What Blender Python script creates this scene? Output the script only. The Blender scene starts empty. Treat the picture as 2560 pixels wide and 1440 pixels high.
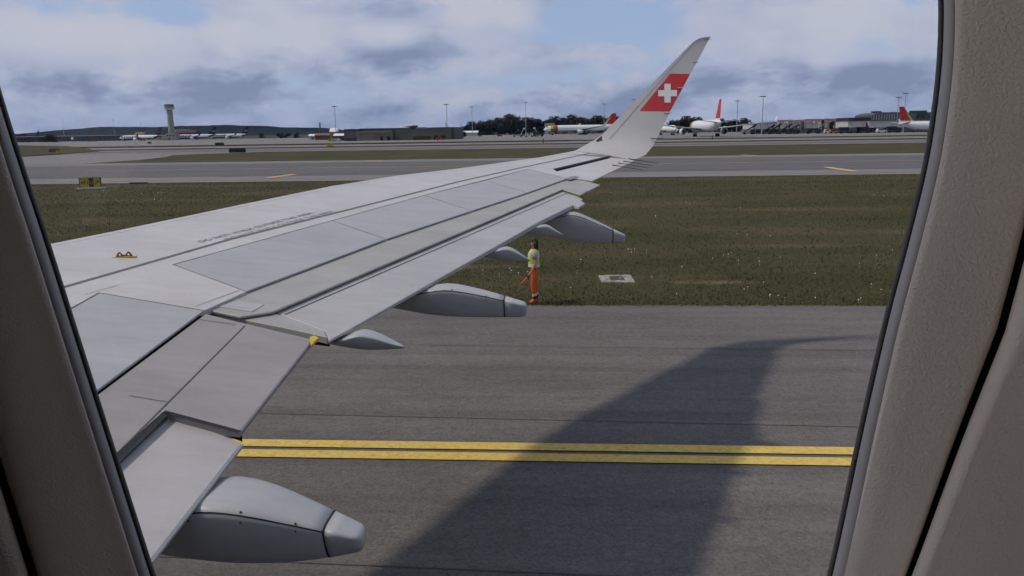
import bpy, bmesh, math, random
import numpy as np
from mathutils import Vector, Matrix
from mathutils.bvhtree import BVHTree
random.seed(7); rng = np.random.default_rng(7)
scene = bpy.context.scene
col = scene.collection
R = math.radians

# ------------------------------------------------------------------ camera
EYE = np.array([0.0, 0.0, 4.6]); FPX = 1960.0; IW, IH = 2560, 1440
def _cam():
    y, p, r = R(4.3), R(11.39), R(0.92)
    f = np.array([-math.sin(y)*math.cos(p), math.cos(y)*math.cos(p), -math.sin(p)])
    rt = np.array([math.cos(y), math.sin(y), 0.0]); up = np.cross(rt, f)
    return f, rt*math.cos(r)-up*math.sin(r), up*math.cos(r)+rt*math.sin(r)
CF, CR, CU = _cam()
cd = bpy.data.cameras.new('camera'); cam = bpy.data.objects.new('camera', cd); col.objects.link(cam)
cd.sensor_width = 36; cd.lens = 36*FPX/IW; cd.clip_start = 0.01; cd.clip_end = 40000
cam.matrix_world = Matrix(((CR[0], CU[0], -CF[0], EYE[0]), (CR[1], CU[1], -CF[1], EYE[1]), (CR[2], CU[2], -CF[2], EYE[2]), (0, 0, 0, 1)))
scene.camera = cam
def ray(x, y): return CF + CR*(x-IW/2)/FPX - CU*(y-IH/2)/FPX
def at(x, y, a=0.0, b=0.0, c=0.0):                 # point of the plane z = a + b*Y + c*X seen at x, y
    d = ray(x, y); t = (a-EYE[2])/(d[2]-b*d[1]-c*d[0]); return EYE+t*d
def atY(x, y, Y): d = ray(x, y); return EYE+d*Y/d[1]
def far(x, Y, z=0.0):                              # ground point at distance Y under image column x
    d = ray(x, 325-(x-1280)*0.0161); return np.array([d[0]*Y/d[1], Y, z])
def V(p): return (float(p[0]), float(p[1]), float(p[2]))

# ------------------------------------------------------------------ light
SUN_DIR = Vector((0.76, 0.16, -1.0)).normalized()  # the way the light travels
SUN_EL = math.asin(-SUN_DIR.z)
sl = bpy.data.lights.new('sun', 'SUN'); so = bpy.data.objects.new('sun', sl); col.objects.link(so)
sl.energy = 2.3; sl.angle = R(3.2); sl.color = (1.0, 0.90, 0.77)
so.rotation_euler = SUN_DIR.to_track_quat('-Z', 'Y').to_euler(); so.location = (-20, -10, 40)
scene.view_settings.view_transform = 'Standard'; scene.view_settings.look = 'None'
scene.view_settings.exposure = 0.0; scene.view_settings.gamma = 1.0
scene.cycles.use_denoising = True; scene.cycles.use_adaptive_sampling = True; scene.cycles.adaptive_threshold = 0.03; scene.cycles.adaptive_min_samples = 12
scene.cycles.max_bounces = 8; scene.cycles.transparent_max_bounces = 12; scene.cycles.volume_bounces = 0

world = bpy.data.worlds.new('World'); scene.world = world; world.use_nodes = True; world.cycles.sampling_method = 'NONE'
def build_world():
    nt = world.node_tree; N = nt.nodes; L = nt.links; N.clear()
    def n(t, **k):
        o = N.new(t)
        for a, b in k.items(): setattr(o, a, b)
        return o
    def math_(op, a, b=None, clamp=False):
        m = n('ShaderNodeMath', operation=op); m.use_clamp = clamp
        for i, q in enumerate((a, b)):
            if q is None: continue
            if isinstance(q, (int, float)): m.inputs[i].default_value = q
            else: L.new(q, m.inputs[i])
        return m.outputs[0]
    out = n('ShaderNodeOutputWorld'); bg = n('ShaderNodeBackground'); bg.inputs['Strength'].default_value = 0.1
    sky = n('ShaderNodeTexSky'); sky.sky_type = 'NISHITA'; sky.sun_disc = False
    sky.sun_elevation = SUN_EL; sky.sun_rotation = math.atan2(-SUN_DIR.x, -SUN_DIR.y)
    sky.altitude = 60; sky.air_density = 1.0; sky.dust_density = 0.6; sky.ozone_density = 1.5
    tc = n('ShaderNodeTexCoord'); sep = n('ShaderNodeSeparateXYZ'); L.new(tc.outputs['Generated'], sep.inputs[0])
    z = sep.outputs['Z']
    mp = n('ShaderNodeMapping'); mp.inputs['Scale'].default_value = (1, 1, 1.9); mp.inputs['Location'].default_value = (0.35, 0.1, 0.22)
    L.new(tc.outputs['Generated'], mp.inputs['Vector'])
    def noise(scale, detail, rough, dist, vec):
        q = n('ShaderNodeTexNoise'); q.inputs['Scale'].default_value = scale; q.inputs['Detail'].default_value = detail
        q.inputs['Roughness'].default_value = rough; q.inputs['Distortion'].default_value = dist
        L.new(vec, q.inputs['Vector']); return q.outputs['Fac']
    cover = noise(6.0, 7, 0.6, 0.0, mp.outputs[0])
    mp2 = n('ShaderNodeMapping'); mp2.inputs['Scale'].default_value = (1, 1, 2.1); mp2.inputs['Location'].default_value = (3.1, 1.7, 5.3)
    L.new(tc.outputs['Generated'], mp2.inputs['Vector'])
    shade = noise(9.0, 8, 0.62, 0.0, mp2.outputs[0])
    wob = math_('MULTIPLY', math_('SUBTRACT', shade, 0.5), 2.0); cache = {}
    def dirblob(px, py, rad):                      # a single big cloud standing in that direction
        if (px, py) in cache: return cache[(px, py)]
        d = Vector(V(ray(px, py))).normalized()
        s = n('ShaderNodeVectorMath', operation='SUBTRACT'); L.new(tc.outputs['Generated'], s.inputs[0]); s.inputs[1].default_value = d
        m = n('ShaderNodeVectorMath', operation='MULTIPLY'); L.new(s.outputs[0], m.inputs[0]); m.inputs[1].default_value = (1/rad[0], 1/rad[0], 1/rad[1])
        l = n('ShaderNodeVectorMath', operation='LENGTH'); L.new(m.outputs[0], l.inputs[0])
        cache[(px, py)] = math_('SUBTRACT', 1.0, math_('ADD', l.outputs['Value'], wob), clamp=True); return cache[(px, py)]
    def ramp(fac, stops):
        r = n('ShaderNodeValToRGB'); L.new(fac, r.inputs[0]); e = r.color_ramp.elements
        while len(e) < len(stops): e.new(0.5)
        for q, (p, c) in zip(e, stops): q.position = p; q.color = c if len(c) == 4 else (*c, 1)
        return r.outputs[0]
    def mix(f, a, b):
        m = n('ShaderNodeMix'); m.data_type = 'RGBA'
        for sck, q in ((m.inputs[0], f), (m.inputs[6], a), (m.inputs[7], b)):
            if isinstance(q, (int, float)): sck.default_value = q
            elif isinstance(q, tuple): sck.default_value = q
            else: L.new(q, sck)
        return m.outputs[2]
    # cloud brightness: pale tops, blue-grey bases
    sh = math_('ADD', math_('MULTIPLY', math_('SUBTRACT', shade, 0.5), 1.7), 0.50)
    for a in CLOUD_DARK: sh = math_('SUBTRACT', sh, math_('MULTIPLY', dirblob(*a[:3]), a[3]))
    for a in CLOUD_LIGHT: sh = math_('ADD', sh, math_('MULTIPLY', dirblob(*a[:3]), a[3]))
    # lower clouds are seen from their shaded bases
    low = math_('MULTIPLY', math_('SUBTRACT', 0.085, z, ), 2.2)
    low = math_('MAXIMUM', low, 0.0)
    sh = math_('SUBTRACT', sh, low, clamp=True)
    cl = ramp(sh, [(0.14, (2.35, 2.85, 4.2)), (0.34, (3.2, 3.75, 5.2)), (0.52, (4.35, 4.75, 6.1)), (0.74, (5.2, 5.4, 6.35))])
    cv = cover
    for a in CLOUD_HOLE: cv = math_('SUBTRACT', cv, math_('MULTIPLY', dirblob(*a[:3]), a[3]))
    for a in CLOUD_DARK+CLOUD_LIGHT: cv = math_('ADD', cv, math_('MULTIPLY', dirblob(*a[:3]), 0.2))
    mask = ramp(cv, [(0.37, (0, 0, 0)), (0.47, (0.8, 0.8, 0.8)), (0.57, (1, 1, 1))])
    blue = n('ShaderNodeMix'); blue.data_type = 'RGBA'; blue.blend_type = 'MULTIPLY'; blue.inputs[0].default_value = 1.0
    L.new(sky.outputs[0], blue.inputs[6]); blue.inputs[7].default_value = (0.86, 0.93, 1.0, 1)
    thin = mix(0.75, blue.outputs[2], (3.6, 4.5, 6.7, 1))
    L.new(mix(mask, thin, cl), bg.inputs['Color']); L.new(bg.outputs[0], out.inputs['Surface'])
# (image column, image row, (radius across, radius up) in radians, weight)
CLOUD_DARK = [(890, 150, (0.15, 0.034), 0.40), (950, 30, (0.10, 0.03), 0.36), (430, 236, (0.17, 0.028), 0.30), (2080, 200, (0.2, 0.032), 0.30), (1480, 262, (0.25, 0.03), 0.2)]
CLOUD_LIGHT = [(640, 90, (0.26, 0.055), 0.35), (1160, 30, (0.12, 0.04), 0.25), (60, 70, (0.15, 0.04), 0.35), (2050, 70, (0.22, 0.05), 0.25), (960, 80, (0.05, 0.02), 0.3), (1250, 150, (0.08, 0.03), 0.2)]
CLOUD_HOLE = [(1560, 60, (0.14, 0.04), 0.35), (200, 30, (0.12, 0.03), 0.35), (470, 40, (0.08, 0.03), 0.2), (1230, 200, (0.3, 0.03), 0.2), (60, 280, (0.2, 0.03), 0.1)]
build_world()

# ------------------------------------------------------------------ materials
MATS = {}
def mat(name, color, rough=0.6, spec=0.3, metal=0.0, noise=None, bump=None, emit=None):
    """noise=(scale, amount[, second colour]) mottles the base colour, bump=(scale, distance)"""
    if name in MATS: return MATS[name]
    m = bpy.data.materials.new(name); m.use_nodes = True; nt = m.node_tree; N = nt.nodes; L = nt.links
    b = N['Principled BSDF']; b.inputs['Base Color'].default_value = (*color, 1); b.inputs['Roughness'].default_value = rough
    b.inputs['Specular IOR Level'].default_value = spec; b.inputs['Metallic'].default_value = metal
    tc = N.new('ShaderNodeTexCoord')
    if noise:
        q = N.new('ShaderNodeTexNoise'); q.inputs['Scale'].default_value = noise[0]; q.inputs['Detail'].default_value = 6; q.inputs['Roughness'].default_value = 0.6
        L.new(tc.outputs['Object'], q.inputs['Vector'])
        r = N.new('ShaderNodeValToRGB'); L.new(q.outputs['Fac'], r.inputs[0])
        c2 = noise[2] if len(noise) > 2 else tuple(max(0, c*(1-noise[1])) for c in color)
        c3 = tuple(min(1, c*(1+noise[1]*0.6)) for c in color)
        r.color_ramp.elements[0].position = 0.3; r.color_ramp.elements[1].position = 0.7
        r.color_ramp.elements[0].color = (*c2, 1); r.color_ramp.elements[1].color = (*c3, 1)
        L.new(r.outputs[0], b.inputs['Base Color'])
    if bump:
        q = N.new('ShaderNodeTexNoise'); q.inputs['Scale'].default_value = bump[0]; q.inputs['Detail'].default_value = 4
        L.new(tc.outputs['Object'], q.inputs['Vector'])
        u = N.new('ShaderNodeBump'); u.inputs['Distance'].default_value = bump[1]; u.inputs['Strength'].default_value = 1.0
        L.new(q.outputs['Fac'], u.inputs['Height']); L.new(u.outputs[0], b.inputs['Normal'])
    MATS[name] = m; return m

def nodes_of(m): return m.node_tree.nodes, m.node_tree.links

def wing_paint(name, color, rough=0.38, grime=(0.45, 0.44, 0.38)):
    m = mat(name, color, rough, 0.4); N, L = nodes_of(m); b = N['Principled BSDF']
    tc = N.new('ShaderNodeTexCoord')
    mp = N.new('ShaderNodeMapping'); mp.inputs['Scale'].default_value = (0.8, 1.5, 1); L.new(tc.outputs['Object'], mp.inputs[0])
    q = N.new('ShaderNodeTexNoise'); q.inputs['Scale'].default_value = 1.3; q.inputs['Detail'].default_value = 10; q.inputs['Roughness'].default_value = 0.72
    L.new(mp.outputs[0], q.inputs['Vector'])
    r = N.new('ShaderNodeValToRGB'); L.new(q.outputs['Fac'], r.inputs[0])
    r.color_ramp.elements[0].position = 0.28; r.color_ramp.elements[1].position = 0.62
    r.color_ramp.elements[0].color = (*[color[i]*(0.74+0.12*grime[i]) for i in range(3)], 1); r.color_ramp.elements[1].color = (*color, 1)
    mp3 = N.new('ShaderNodeMapping'); mp3.inputs['Scale'].default_value = (0.7, 9.0, 1); mp3.inputs['Rotation'].default_value = (0, 0, 0.12); L.new(tc.outputs['Object'], mp3.inputs[0])
    q3 = N.new('ShaderNodeTexNoise'); q3.inputs['Scale'].default_value = 1.5; q3.inputs['Detail'].default_value = 7; q3.inputs['Roughness'].default_value = 0.7; L.new(mp3.outputs[0], q3.inputs['Vector'])
    r3 = N.new('ShaderNodeValToRGB'); L.new(q3.outputs['Fac'], r3.inputs[0]); r3.color_ramp.elements[0].position = 0.33; r3.color_ramp.elements[1].position = 0.55
    r3.color_ramp.elements[0].color = (0.86, 0.85, 0.81, 1); r3.color_ramp.elements[1].color = (1, 1, 1, 1)
    mm_ = N.new('ShaderNodeMix'); mm_.data_type = 'RGBA'; mm_.blend_type = 'MULTIPLY'; mm_.inputs[0].default_value = 0.45; L.new(r.outputs[0], mm_.inputs[6]); L.new(r3.outputs[0], mm_.inputs[7])
    L.new(mm_.outputs[2], b.inputs['Base Color'])
    q2 = N.new('ShaderNodeTexNoise'); q2.inputs['Scale'].default_value = 1.1; q2.inputs['Detail'].default_value = 2; L.new(tc.outputs['Object'], q2.inputs['Vector'])
    u = N.new('ShaderNodeBump'); u.inputs['Distance'].default_value = 0.006; u.inputs['Strength'].default_value = 0.5
    L.new(q2.outputs['Fac'], u.inputs['Height']); L.new(u.outputs[0], b.inputs['Normal'])
    return m
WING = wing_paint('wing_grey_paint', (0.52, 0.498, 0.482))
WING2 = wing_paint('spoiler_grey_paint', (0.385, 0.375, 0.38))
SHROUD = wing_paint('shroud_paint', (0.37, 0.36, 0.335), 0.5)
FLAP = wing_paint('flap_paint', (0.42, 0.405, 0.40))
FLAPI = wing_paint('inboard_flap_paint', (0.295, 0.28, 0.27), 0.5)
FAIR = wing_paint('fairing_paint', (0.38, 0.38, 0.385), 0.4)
GAP = mat('sealant_and_gap_shade', (0.02, 0.02, 0.022), 0.8)  # joint sealant, and the shade of open gaps put into the colour
SEAM = mat('seam_grey', (0.10, 0.10, 0.105), 0.7)
LINE = mat('marking_grey', (0.14, 0.135, 0.14), 0.6)
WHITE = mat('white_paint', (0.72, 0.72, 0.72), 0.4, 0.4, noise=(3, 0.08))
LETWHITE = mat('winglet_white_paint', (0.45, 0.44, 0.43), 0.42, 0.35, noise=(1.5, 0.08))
RED = mat('emblem_red', (0.46, 0.035, 0.035), 0.45, 0.35, noise=(2, 0.1))
YEL = mat('marking_yellow', (0.56, 0.40, 0.10), 0.8, 0.2, noise=(14, 0.3))
_N, _L = nodes_of(YEL); _r = [q for q in _N if q.type == 'VALTORGB'][0].color_ramp; _q = [q for q in _N if q.type == 'TEX_NOISE'][0]; _q.inputs['Detail'].default_value = 9; _q.inputs['Roughness'].default_value = 0.72
_e = _r.elements.new(0.385); _r.elements[0].position = 0.33; _r.elements[0].color = (0.19, 0.16, 0.11, 1); _r.elements[1].color = (0.50, 0.36, 0.09, 1); _r.elements[2].position = 0.6
YELP = mat('safety_yellow', (0.60, 0.42, 0.05), 0.5, noise=(20, 0.2))
METAL = mat('dark_metal', (0.08, 0.08, 0.085), 0.45, 0.5, 0.6)
GREYM = mat('grey_metal', (0.32, 0.33, 0.34), 0.5, 0.5, 0.3)
NAVY = mat('navy_paint', (0.007, 0.010, 0.035), 0.5, 0.3)
BLACK = mat('black_paint', (0.012, 0.012, 0.014), 0.5)
TYRE = mat('tyre_rubber', (0.015, 0.015, 0.016), 0.85)
GLASSD = mat('dark_window_glass', (0.02, 0.025, 0.03), 0.12, 0.6)
GREEN = mat('livery_green', (0.05, 0.22, 0.05), 0.45)
LIME = mat('livery_lime', (0.30, 0.42, 0.05), 0.45)
LRED = mat('livery_red', (0.52, 0.03, 0.03), 0.45)
LYEL = mat('livery_yellow', (0.55, 0.42, 0.03), 0.45)
def plastic(name, color, rough):
    m = mat(name, color, rough, 0.25); N, L = nodes_of(m); b = N['Principled BSDF']; tc = N.new('ShaderNodeTexCoord')
    q = N.new('ShaderNodeTexNoise'); q.inputs['Scale'].default_value = 620; q.inputs['Detail'].default_value = 3; q.inputs['Distortion'].default_value = 0.6
    L.new(tc.outputs['Object'], q.inputs['Vector'])
    u = N.new('ShaderNodeBump'); u.inputs['Distance'].default_value = 0.0009; u.inputs['Strength'].default_value = 1.0
    L.new(q.outputs['Fac'], u.inputs['Height']); L.new(u.outputs[0], b.inputs['Normal'])
    q2 = N.new('ShaderNodeTexNoise'); q2.inputs['Scale'].default_value = 9; q2.inputs['Detail'].default_value = 6; L.new(tc.outputs['Object'], q2.inputs['Vector'])
    r = N.new('ShaderNodeValToRGB'); L.new(q2.outputs['Fac'], r.inputs[0])
    r.color_ramp.elements[0].color = (*[c*0.86 for c in color], 1); r.color_ramp.elements[1].color = (*[c*1.08 for c in color], 1)
    L.new(r.outputs[0], b.inputs['Base Color']); return m
CABIN = plastic('cabin_plastic', (0.86, 0.76, 0.65), 0.5)
TRIM = mat('window_trim_plastic', (0.50, 0.48, 0.47), 0.5, 0.3)
RUBBER = mat('window_seal_rubber', (0.10, 0.095, 0.09), 0.6)

def ground_mats():
    a = mat('asphalt', (0.135, 0.13, 0.125), 0.9, 0.2); N, L = nodes_of(a); b = N['Principled BSDF']; tc = N.new('ShaderNodeTexCoord')
    def nz(scale, det, vec, ro=0.6):
        q = N.new('ShaderNodeTexNoise'); q.inputs['Scale'].default_value = scale; q.inputs['Detail'].default_value = det; q.inputs['Roughness'].default_value = ro
        L.new(vec, q.inputs['Vector']); return q.outputs['Fac']
    def rp(f, s):
        r = N.new('ShaderNodeValToRGB'); L.new(f, r.inputs[0]); e = r.color_ramp.elements
        while len(e) < len(s): e.new(.5)
        for q, (p, c) in zip(e, s): q.position = p; q.color = (*c, 1)
        return r.outputs[0]
    def mul(x, y, f=1.0):
        m = N.new('ShaderNodeMix'); m.data_type = 'RGBA'; m.blend_type = 'MULTIPLY'; m.inputs[0].default_value = f
        L.new(x, m.inputs[6]); L.new(y, m.inputs[7]); return m.outputs[2]
    mp = N.new('ShaderNodeMapping'); mp.inputs['Scale'].default_value = (0.35, 1, 1); L.new(tc.outputs['Object'], mp.inputs[0])
    big = rp(nz(0.30, 7, mp.outputs[0], .65), [(0.28, (0.112, 0.104, 0.097)), (0.5, (0.138, 0.128, 0.119)), (0.72, (0.166, 0.154, 0.143))])
    fine = mul(rp(nz(26, 6, tc.outputs['Object'], 0.75), [(0.32, (0.60, 0.60, 0.60)), (0.5, (1, 1, 1)), (0.72, (1.3, 1.29, 1.25))]), rp(nz(8, 6, tc.outputs['Object'], 0.8), [(0.34, (0.84,)*3), (0.66, (1.14,)*3)]))
    mid = rp(nz(3.2, 7, mp.outputs[0], 0.7), [(0.3, (0.86, 0.86, 0.86)), (0.7, (1.07, 1.07, 1.07))])
    mpt = N.new('ShaderNodeMapping'); mpt.inputs['Scale'].default_value = (0.03, 1.6, 1); L.new(tc.outputs['Object'], mpt.inputs[0])
    tyre = rp(nz(1.0, 5, mpt.outputs[0], .6), [(0.36, (0.84,)*3), (0.5, (1.0,)*3), (0.7, (1.05,)*3)])
    L.new(mul(mul(mul(big, fine), mid), tyre), b.inputs['Base Color'])
    u = N.new('ShaderNodeBump'); u.inputs['Distance'].default_value = 0.008; L.new(nz(40, 4, tc.outputs['Object']), u.inputs['Height']); L.new(u.outputs[0], b.inputs['Normal'])
    for nm, c1, c2 in (('taxiway_asphalt', (0.098, 0.096, 0.098), (0.125, 0.122, 0.122)), ('concrete_shoulder', (0.165, 0.157, 0.148), (0.205, 0.195, 0.185))):
        m = mat(nm, c1, 0.9, 0.2); N, L = nodes_of(m); b = N['Principled BSDF']; tc = N.new('ShaderNodeTexCoord')
        mp = N.new('ShaderNodeMapping'); mp.inputs['Scale'].default_value = (0.12, 1, 1); L.new(tc.outputs['Object'], mp.inputs[0])
        L.new(mul(rp(nz(0.22, 6, mp.outputs[0], .65), [(0.3, c1), (0.7, c2)]), rp(nz(3, 5, mp.outputs[0]), [(0.3, (0.88,)*3), (0.7, (1.1,)*3)])), b.inputs['Base Color'])
    def straw(col_, spots):
        for (cx, cy, rx, ry, st) in spots:
            m1 = N.new('ShaderNodeVectorMath'); m1.operation = 'SUBTRACT'; L.new(tc.outputs['Object'], m1.inputs[0]); m1.inputs[1].default_value = (cx, cy, 0)
            m2 = N.new('ShaderNodeVectorMath'); m2.operation = 'MULTIPLY'; L.new(m1.outputs[0], m2.inputs[0]); m2.inputs[1].default_value = (1/rx, 1/ry, 0)
            m3 = N.new('ShaderNodeVectorMath'); m3.operation = 'LENGTH'; L.new(m2.outputs[0], m3.inputs[0])
            m4 = N.new('ShaderNodeMath'); m4.operation = 'MULTIPLY_ADD'; L.new(nz(1.2, 6, tc.outputs['Object'], .7), m4.inputs[0]); m4.inputs[1].default_value = 2.2; m4.inputs[2].default_value = -1.1
            m5 = N.new('ShaderNodeMath'); m5.operation = 'ADD'; L.new(m3.outputs['Value'], m5.inputs[0]); L.new(m4.outputs[0], m5.inputs[1])
            f = rp(m5.outputs[0], [(0.2, (st,)*3), (1.0, (0, 0, 0))]); mx = N.new('ShaderNodeMix'); mx.data_type = 'RGBA'; L.new(f, mx.inputs[0]); L.new(col_, mx.inputs[6]); mx.inputs[7].default_value = (0.17, 0.125, 0.07, 1); col_ = mx.outputs[2]
        return col_
    SPOTS = [(4.3, 23.6, 1.5, 0.45, .75), (-4.0, 26.5, 3.0, 0.6, .35), (9.0, 31.0, 4.0, 0.8, .35), (0.5, 38.0, 5.0, 1.0, .3), (12.0, 45.0, 8.0, 1.5, .3)]
    g = mat('grass_ground', (0.05, 0.055, 0.02), 0.95, 0.1); N, L = nodes_of(g); b = N['Principled BSDF']; tc = N.new('ShaderNodeTexCoord')
    mp = N.new('ShaderNodeMapping'); mp.inputs['Scale'].default_value = (0.45, 1, 1); L.new(tc.outputs['Object'], mp.inputs[0])
    x = rp(nz(0.16, 9, mp.outputs[0], .62), [(0.25, (0.028, 0.034, 0.013)), (0.44, (0.048, 0.048, 0.019)), (0.56, (0.064, 0.057, 0.026)), (0.70, (0.10, 0.080, 0.045))])
    L.new(straw(mul(x, rp(nz(5, 8, mp.outputs[0], .75), [(0.3, (0.78,)*3), (0.7, (1.2,)*3)])), SPOTS), b.inputs['Base Color'])
    bl = mat('grass_blades', (0.05, 0.06, 0.02), 0.8, 0.15); N, L = nodes_of(bl); b = N['Principled BSDF']; tc = N.new('ShaderNodeTexCoord')
    mp = N.new('ShaderNodeMapping'); mp.inputs['Scale'].default_value = (0.45, 1, 1); L.new(tc.outputs['Object'], mp.inputs[0])
    x = rp(nz(0.16, 9, mp.outputs[0], .62), [(0.25, (0.058, 0.062, 0.026)), (0.46, (0.092, 0.086, 0.036)), (0.58, (0.118, 0.100, 0.048)), (0.72, (0.19, 0.148, 0.085))])
    L.new(straw(mul(x, rp(nz(9, 3, tc.outputs['Object'], .8), [(0.3, (0.8,)*3), (0.7, (1.2,)*3)])), SPOTS), b.inputs['Base Color'])
ground_mats()

# ------------------------------------------------------------------ mesh helpers
def link(name, me, m, parent=None):
    o = bpy.data.objects.new(name, me); col.objects.link(o)
    if m is not None and not me.materials:
        for q in (m if isinstance(m, (list, tuple)) else [m]): me.materials.append(q)
    if parent is not None: o.parent = parent
    return o
def mesh(name, vs, fs, m=None, parent=None, smooth=False, mi=None):
    me = bpy.data.meshes.new(name); me.from_pydata([V(v) for v in vs], [], [tuple(f) for f in fs])
    if smooth: me.polygons.foreach_set('use_smooth', [True]*len(me.polygons))
    o = link(name, me, m, parent)
    if mi is not None: me.polygons.foreach_set('material_index', mi)
    me.update(); return o
def empty(name, loc=(0, 0, 0), rz=0.0):
    o = bpy.data.objects.new(name, None); col.objects.link(o); o.location = V(loc); o.rotation_euler = (0, 0, rz); o.empty_display_size = 0.3; return o
def tag(o, label, cat, group=None):
    o['label'] = label; o['category'] = cat
    if group: o['group'] = group
    return o
def struct(o, kind='structure'): o['kind'] = kind; return o
class MB:
    def __init__(s): s.v = []; s.f = []; s.mi = []
    def add(s, vs, fs, k=0):
        n = len(s.v); s.v += [V(v) for v in vs]; s.f += [tuple(i+n for i in f) for f in fs]; s.mi += [k]*len(fs); return s
    def box(s, c, d, k=0, rz=0.0):
        x, y, z = d[0]/2, d[1]/2, d[2]/2; cs, sn = math.cos(rz), math.sin(rz)
        vs = [(c[0]+a*x*cs-b*y*sn, c[1]+a*x*sn+b*y*cs, c[2]+e*z) for a, b, e in ((-1,-1,-1),(1,-1,-1),(1,1,-1),(-1,1,-1),(-1,-1,1),(1,-1,1),(1,1,1),(-1,1,1))]
        return s.add(vs, [(0,3,2,1),(4,5,6,7),(0,1,5,4),(1,2,6,5),(2,3,7,6),(3,0,4,7)], k)
    def tube(s, p, q, r0, r1=None, n=10, k=0, cap=True):
        r1 = r0 if r1 is None else r1; p, q = Vector(V(p)), Vector(V(q)); d = (q-p).normalized()
        a = d.orthogonal().normalized(); b = d.cross(a)
        vs = [p+(a*math.cos(t)+b*math.sin(t))*r0 for t in np.arange(n)*2*math.pi/n]+[q+(a*math.cos(t)+b*math.sin(t))*r1 for t in np.arange(n)*2*math.pi/n]
        fs = [(i, (i+1) % n, n+(i+1) % n, n+i) for i in range(n)]
        if cap: fs += [tuple(range(n))[::-1], tuple(range(n, 2*n))]
        return s.add(vs, fs, k)
    def loft(s, rings, k=0, cap=True, closed=True):
        n = len(rings[0]); vs = [p for r in rings for p in r]; fs = []
        for j in range(len(rings)-1):
            for i in range(n if closed else n-1): fs.append((j*n+i, j*n+(i+1) % n, (j+1)*n+(i+1) % n, (j+1)*n+i))
        if cap: fs += [tuple(range(n))[::-1], tuple(range((len(rings)-1)*n, len(rings)*n))]
        return s.add(vs, fs, k)
    def build(s, name, m, parent=None, smooth=False):
        return mesh(name, s.v, s.f, m, parent, smooth, s.mi)
def offset_poly(P, g):                               # shrink an outline by g in plan
    P = [np.array(p, float) for p in P]; n = len(P)
    A = sum(P[i][0]*P[(i+1) % n][1]-P[(i+1) % n][0]*P[i][1] for i in range(n)); s = 1 if A > 0 else -1
    out = []
    for i in range(n):
        a, b, c = P[i-1][:2], P[i][:2], P[(i+1) % n][:2]
        d1 = (b-a)/max(1e-9, np.linalg.norm(b-a)); d2 = (c-b)/max(1e-9, np.linalg.norm(c-b))
        n1 = s*np.array([-d1[1], d1[0]]); n2 = s*np.array([-d2[1], d2[0]])
        k = n1+n2; k = k/max(0.35, 1+n1@n2)
        out.append(b+k*g)
    return out
WA, WB, WC = 2.4605, 0.10994, -0.10717               # the wing's upper surface: z = WA + WB*Y + WC*X
def wz(x, y, off=0.0): return WA+off+WB*y+WC*x
def wp(px, off=0.0): return at(px[0], px[1], WA+off, WB, WC)
def panel(name, P, off, thick, m, parent, gap=0.007, bev=0.006, m2=None):
    """a flat panel lying in the wing's surface; P are plan points"""
    Q = offset_poly(P, gap); Q2 = offset_poly(P, gap+bev); n = len(Q)
    A = sum(Q[i][0]*Q[(i+1) % n][1]-Q[(i+1) % n][0]*Q[i][1] for i in range(n))
    if A < 0: Q.reverse(); Q2.reverse()
    tf = thick if callable(thick) else (lambda q: thick)
    vs = [(q[0], q[1], wz(q[0], q[1], off)) for q in Q2]+[(q[0], q[1], wz(q[0], q[1], off-bev*0.7)) for q in Q]+[(q[0], q[1], wz(q[0], q[1], off-tf(q))) for q in Q]
    fs = [tuple(range(n))]+[(i, n+i, n+(i+1) % n, (i+1) % n) for i in range(n)]+[(n+i, 2*n+i, 2*n+(i+1) % n, n+(i+1) % n) for i in range(n)]+[tuple(range(2*n, 3*n))[::-1]]
    return mesh(name, vs, fs, [m, m2] if m2 else m, parent, False, [0]*(len(fs)-1)+[1 if m2 else 0])
def wedge(q):                                         # flaps are thick at the nose and thin at the trailing edge
    te = -1.68 if q[1] < 5.3 else -1.66+(q[1]-5.12)*0.336
    return 0.014+0.09*min(1, max(0, (te-q[0])/0.5))
def strip(name, P, width, off, m, parent):           # thin line lying on the wing
    vs, fs = [], []
    for i, p in enumerate(P):
        a = P[max(0, i-1)]; b = P[min(len(P)-1, i+1)]; d = np.array(b[:2])-np.array(a[:2]); d /= np.linalg.norm(d); nn = np.array([-d[1], d[0]])*width/2
        for s in (-1, 1): q = np.array(p[:2])+s*nn; vs.append((q[0], q[1], wz(q[0], q[1], off)))
    for i in range(len(P)-1): fs.append((2*i, 2*i+2, 2*i+3, 2*i+1))
    return mesh(name, vs, fs, m, parent)
def text_verts(body, size=1.0, extrude=0.0, spacing=1.0, bold=0.0):
    c = bpy.data.curves.new('lettering', 'FONT'); c.body = body; c.size = size; c.extrude = extrude; c.align_x = 'CENTER'; c.align_y = 'CENTER'; c.space_character = spacing; c.resolution_u = 3; c.offset = bold
    o = bpy.data.objects.new('lettering_source', c); col.objects.link(o)
    dg = bpy.context.evaluated_depsgraph_get(); e = o.evaluated_get(dg); me = e.to_mesh()
    vs = [tuple(v.co) for v in me.vertices]; fs = [tuple(p.vertices) for p in me.polygons]
    e.to_mesh_clear(); bpy.data.objects.remove(o); bpy.data.curves.remove(c); return vs, fs
def lettering(name, body, size, fn, m, parent, spacing=1.0):
    vs, fs = text_verts(body, size, 0.0, spacing); return mesh(name, [fn(*v) for v in vs], fs, m, parent)

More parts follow.
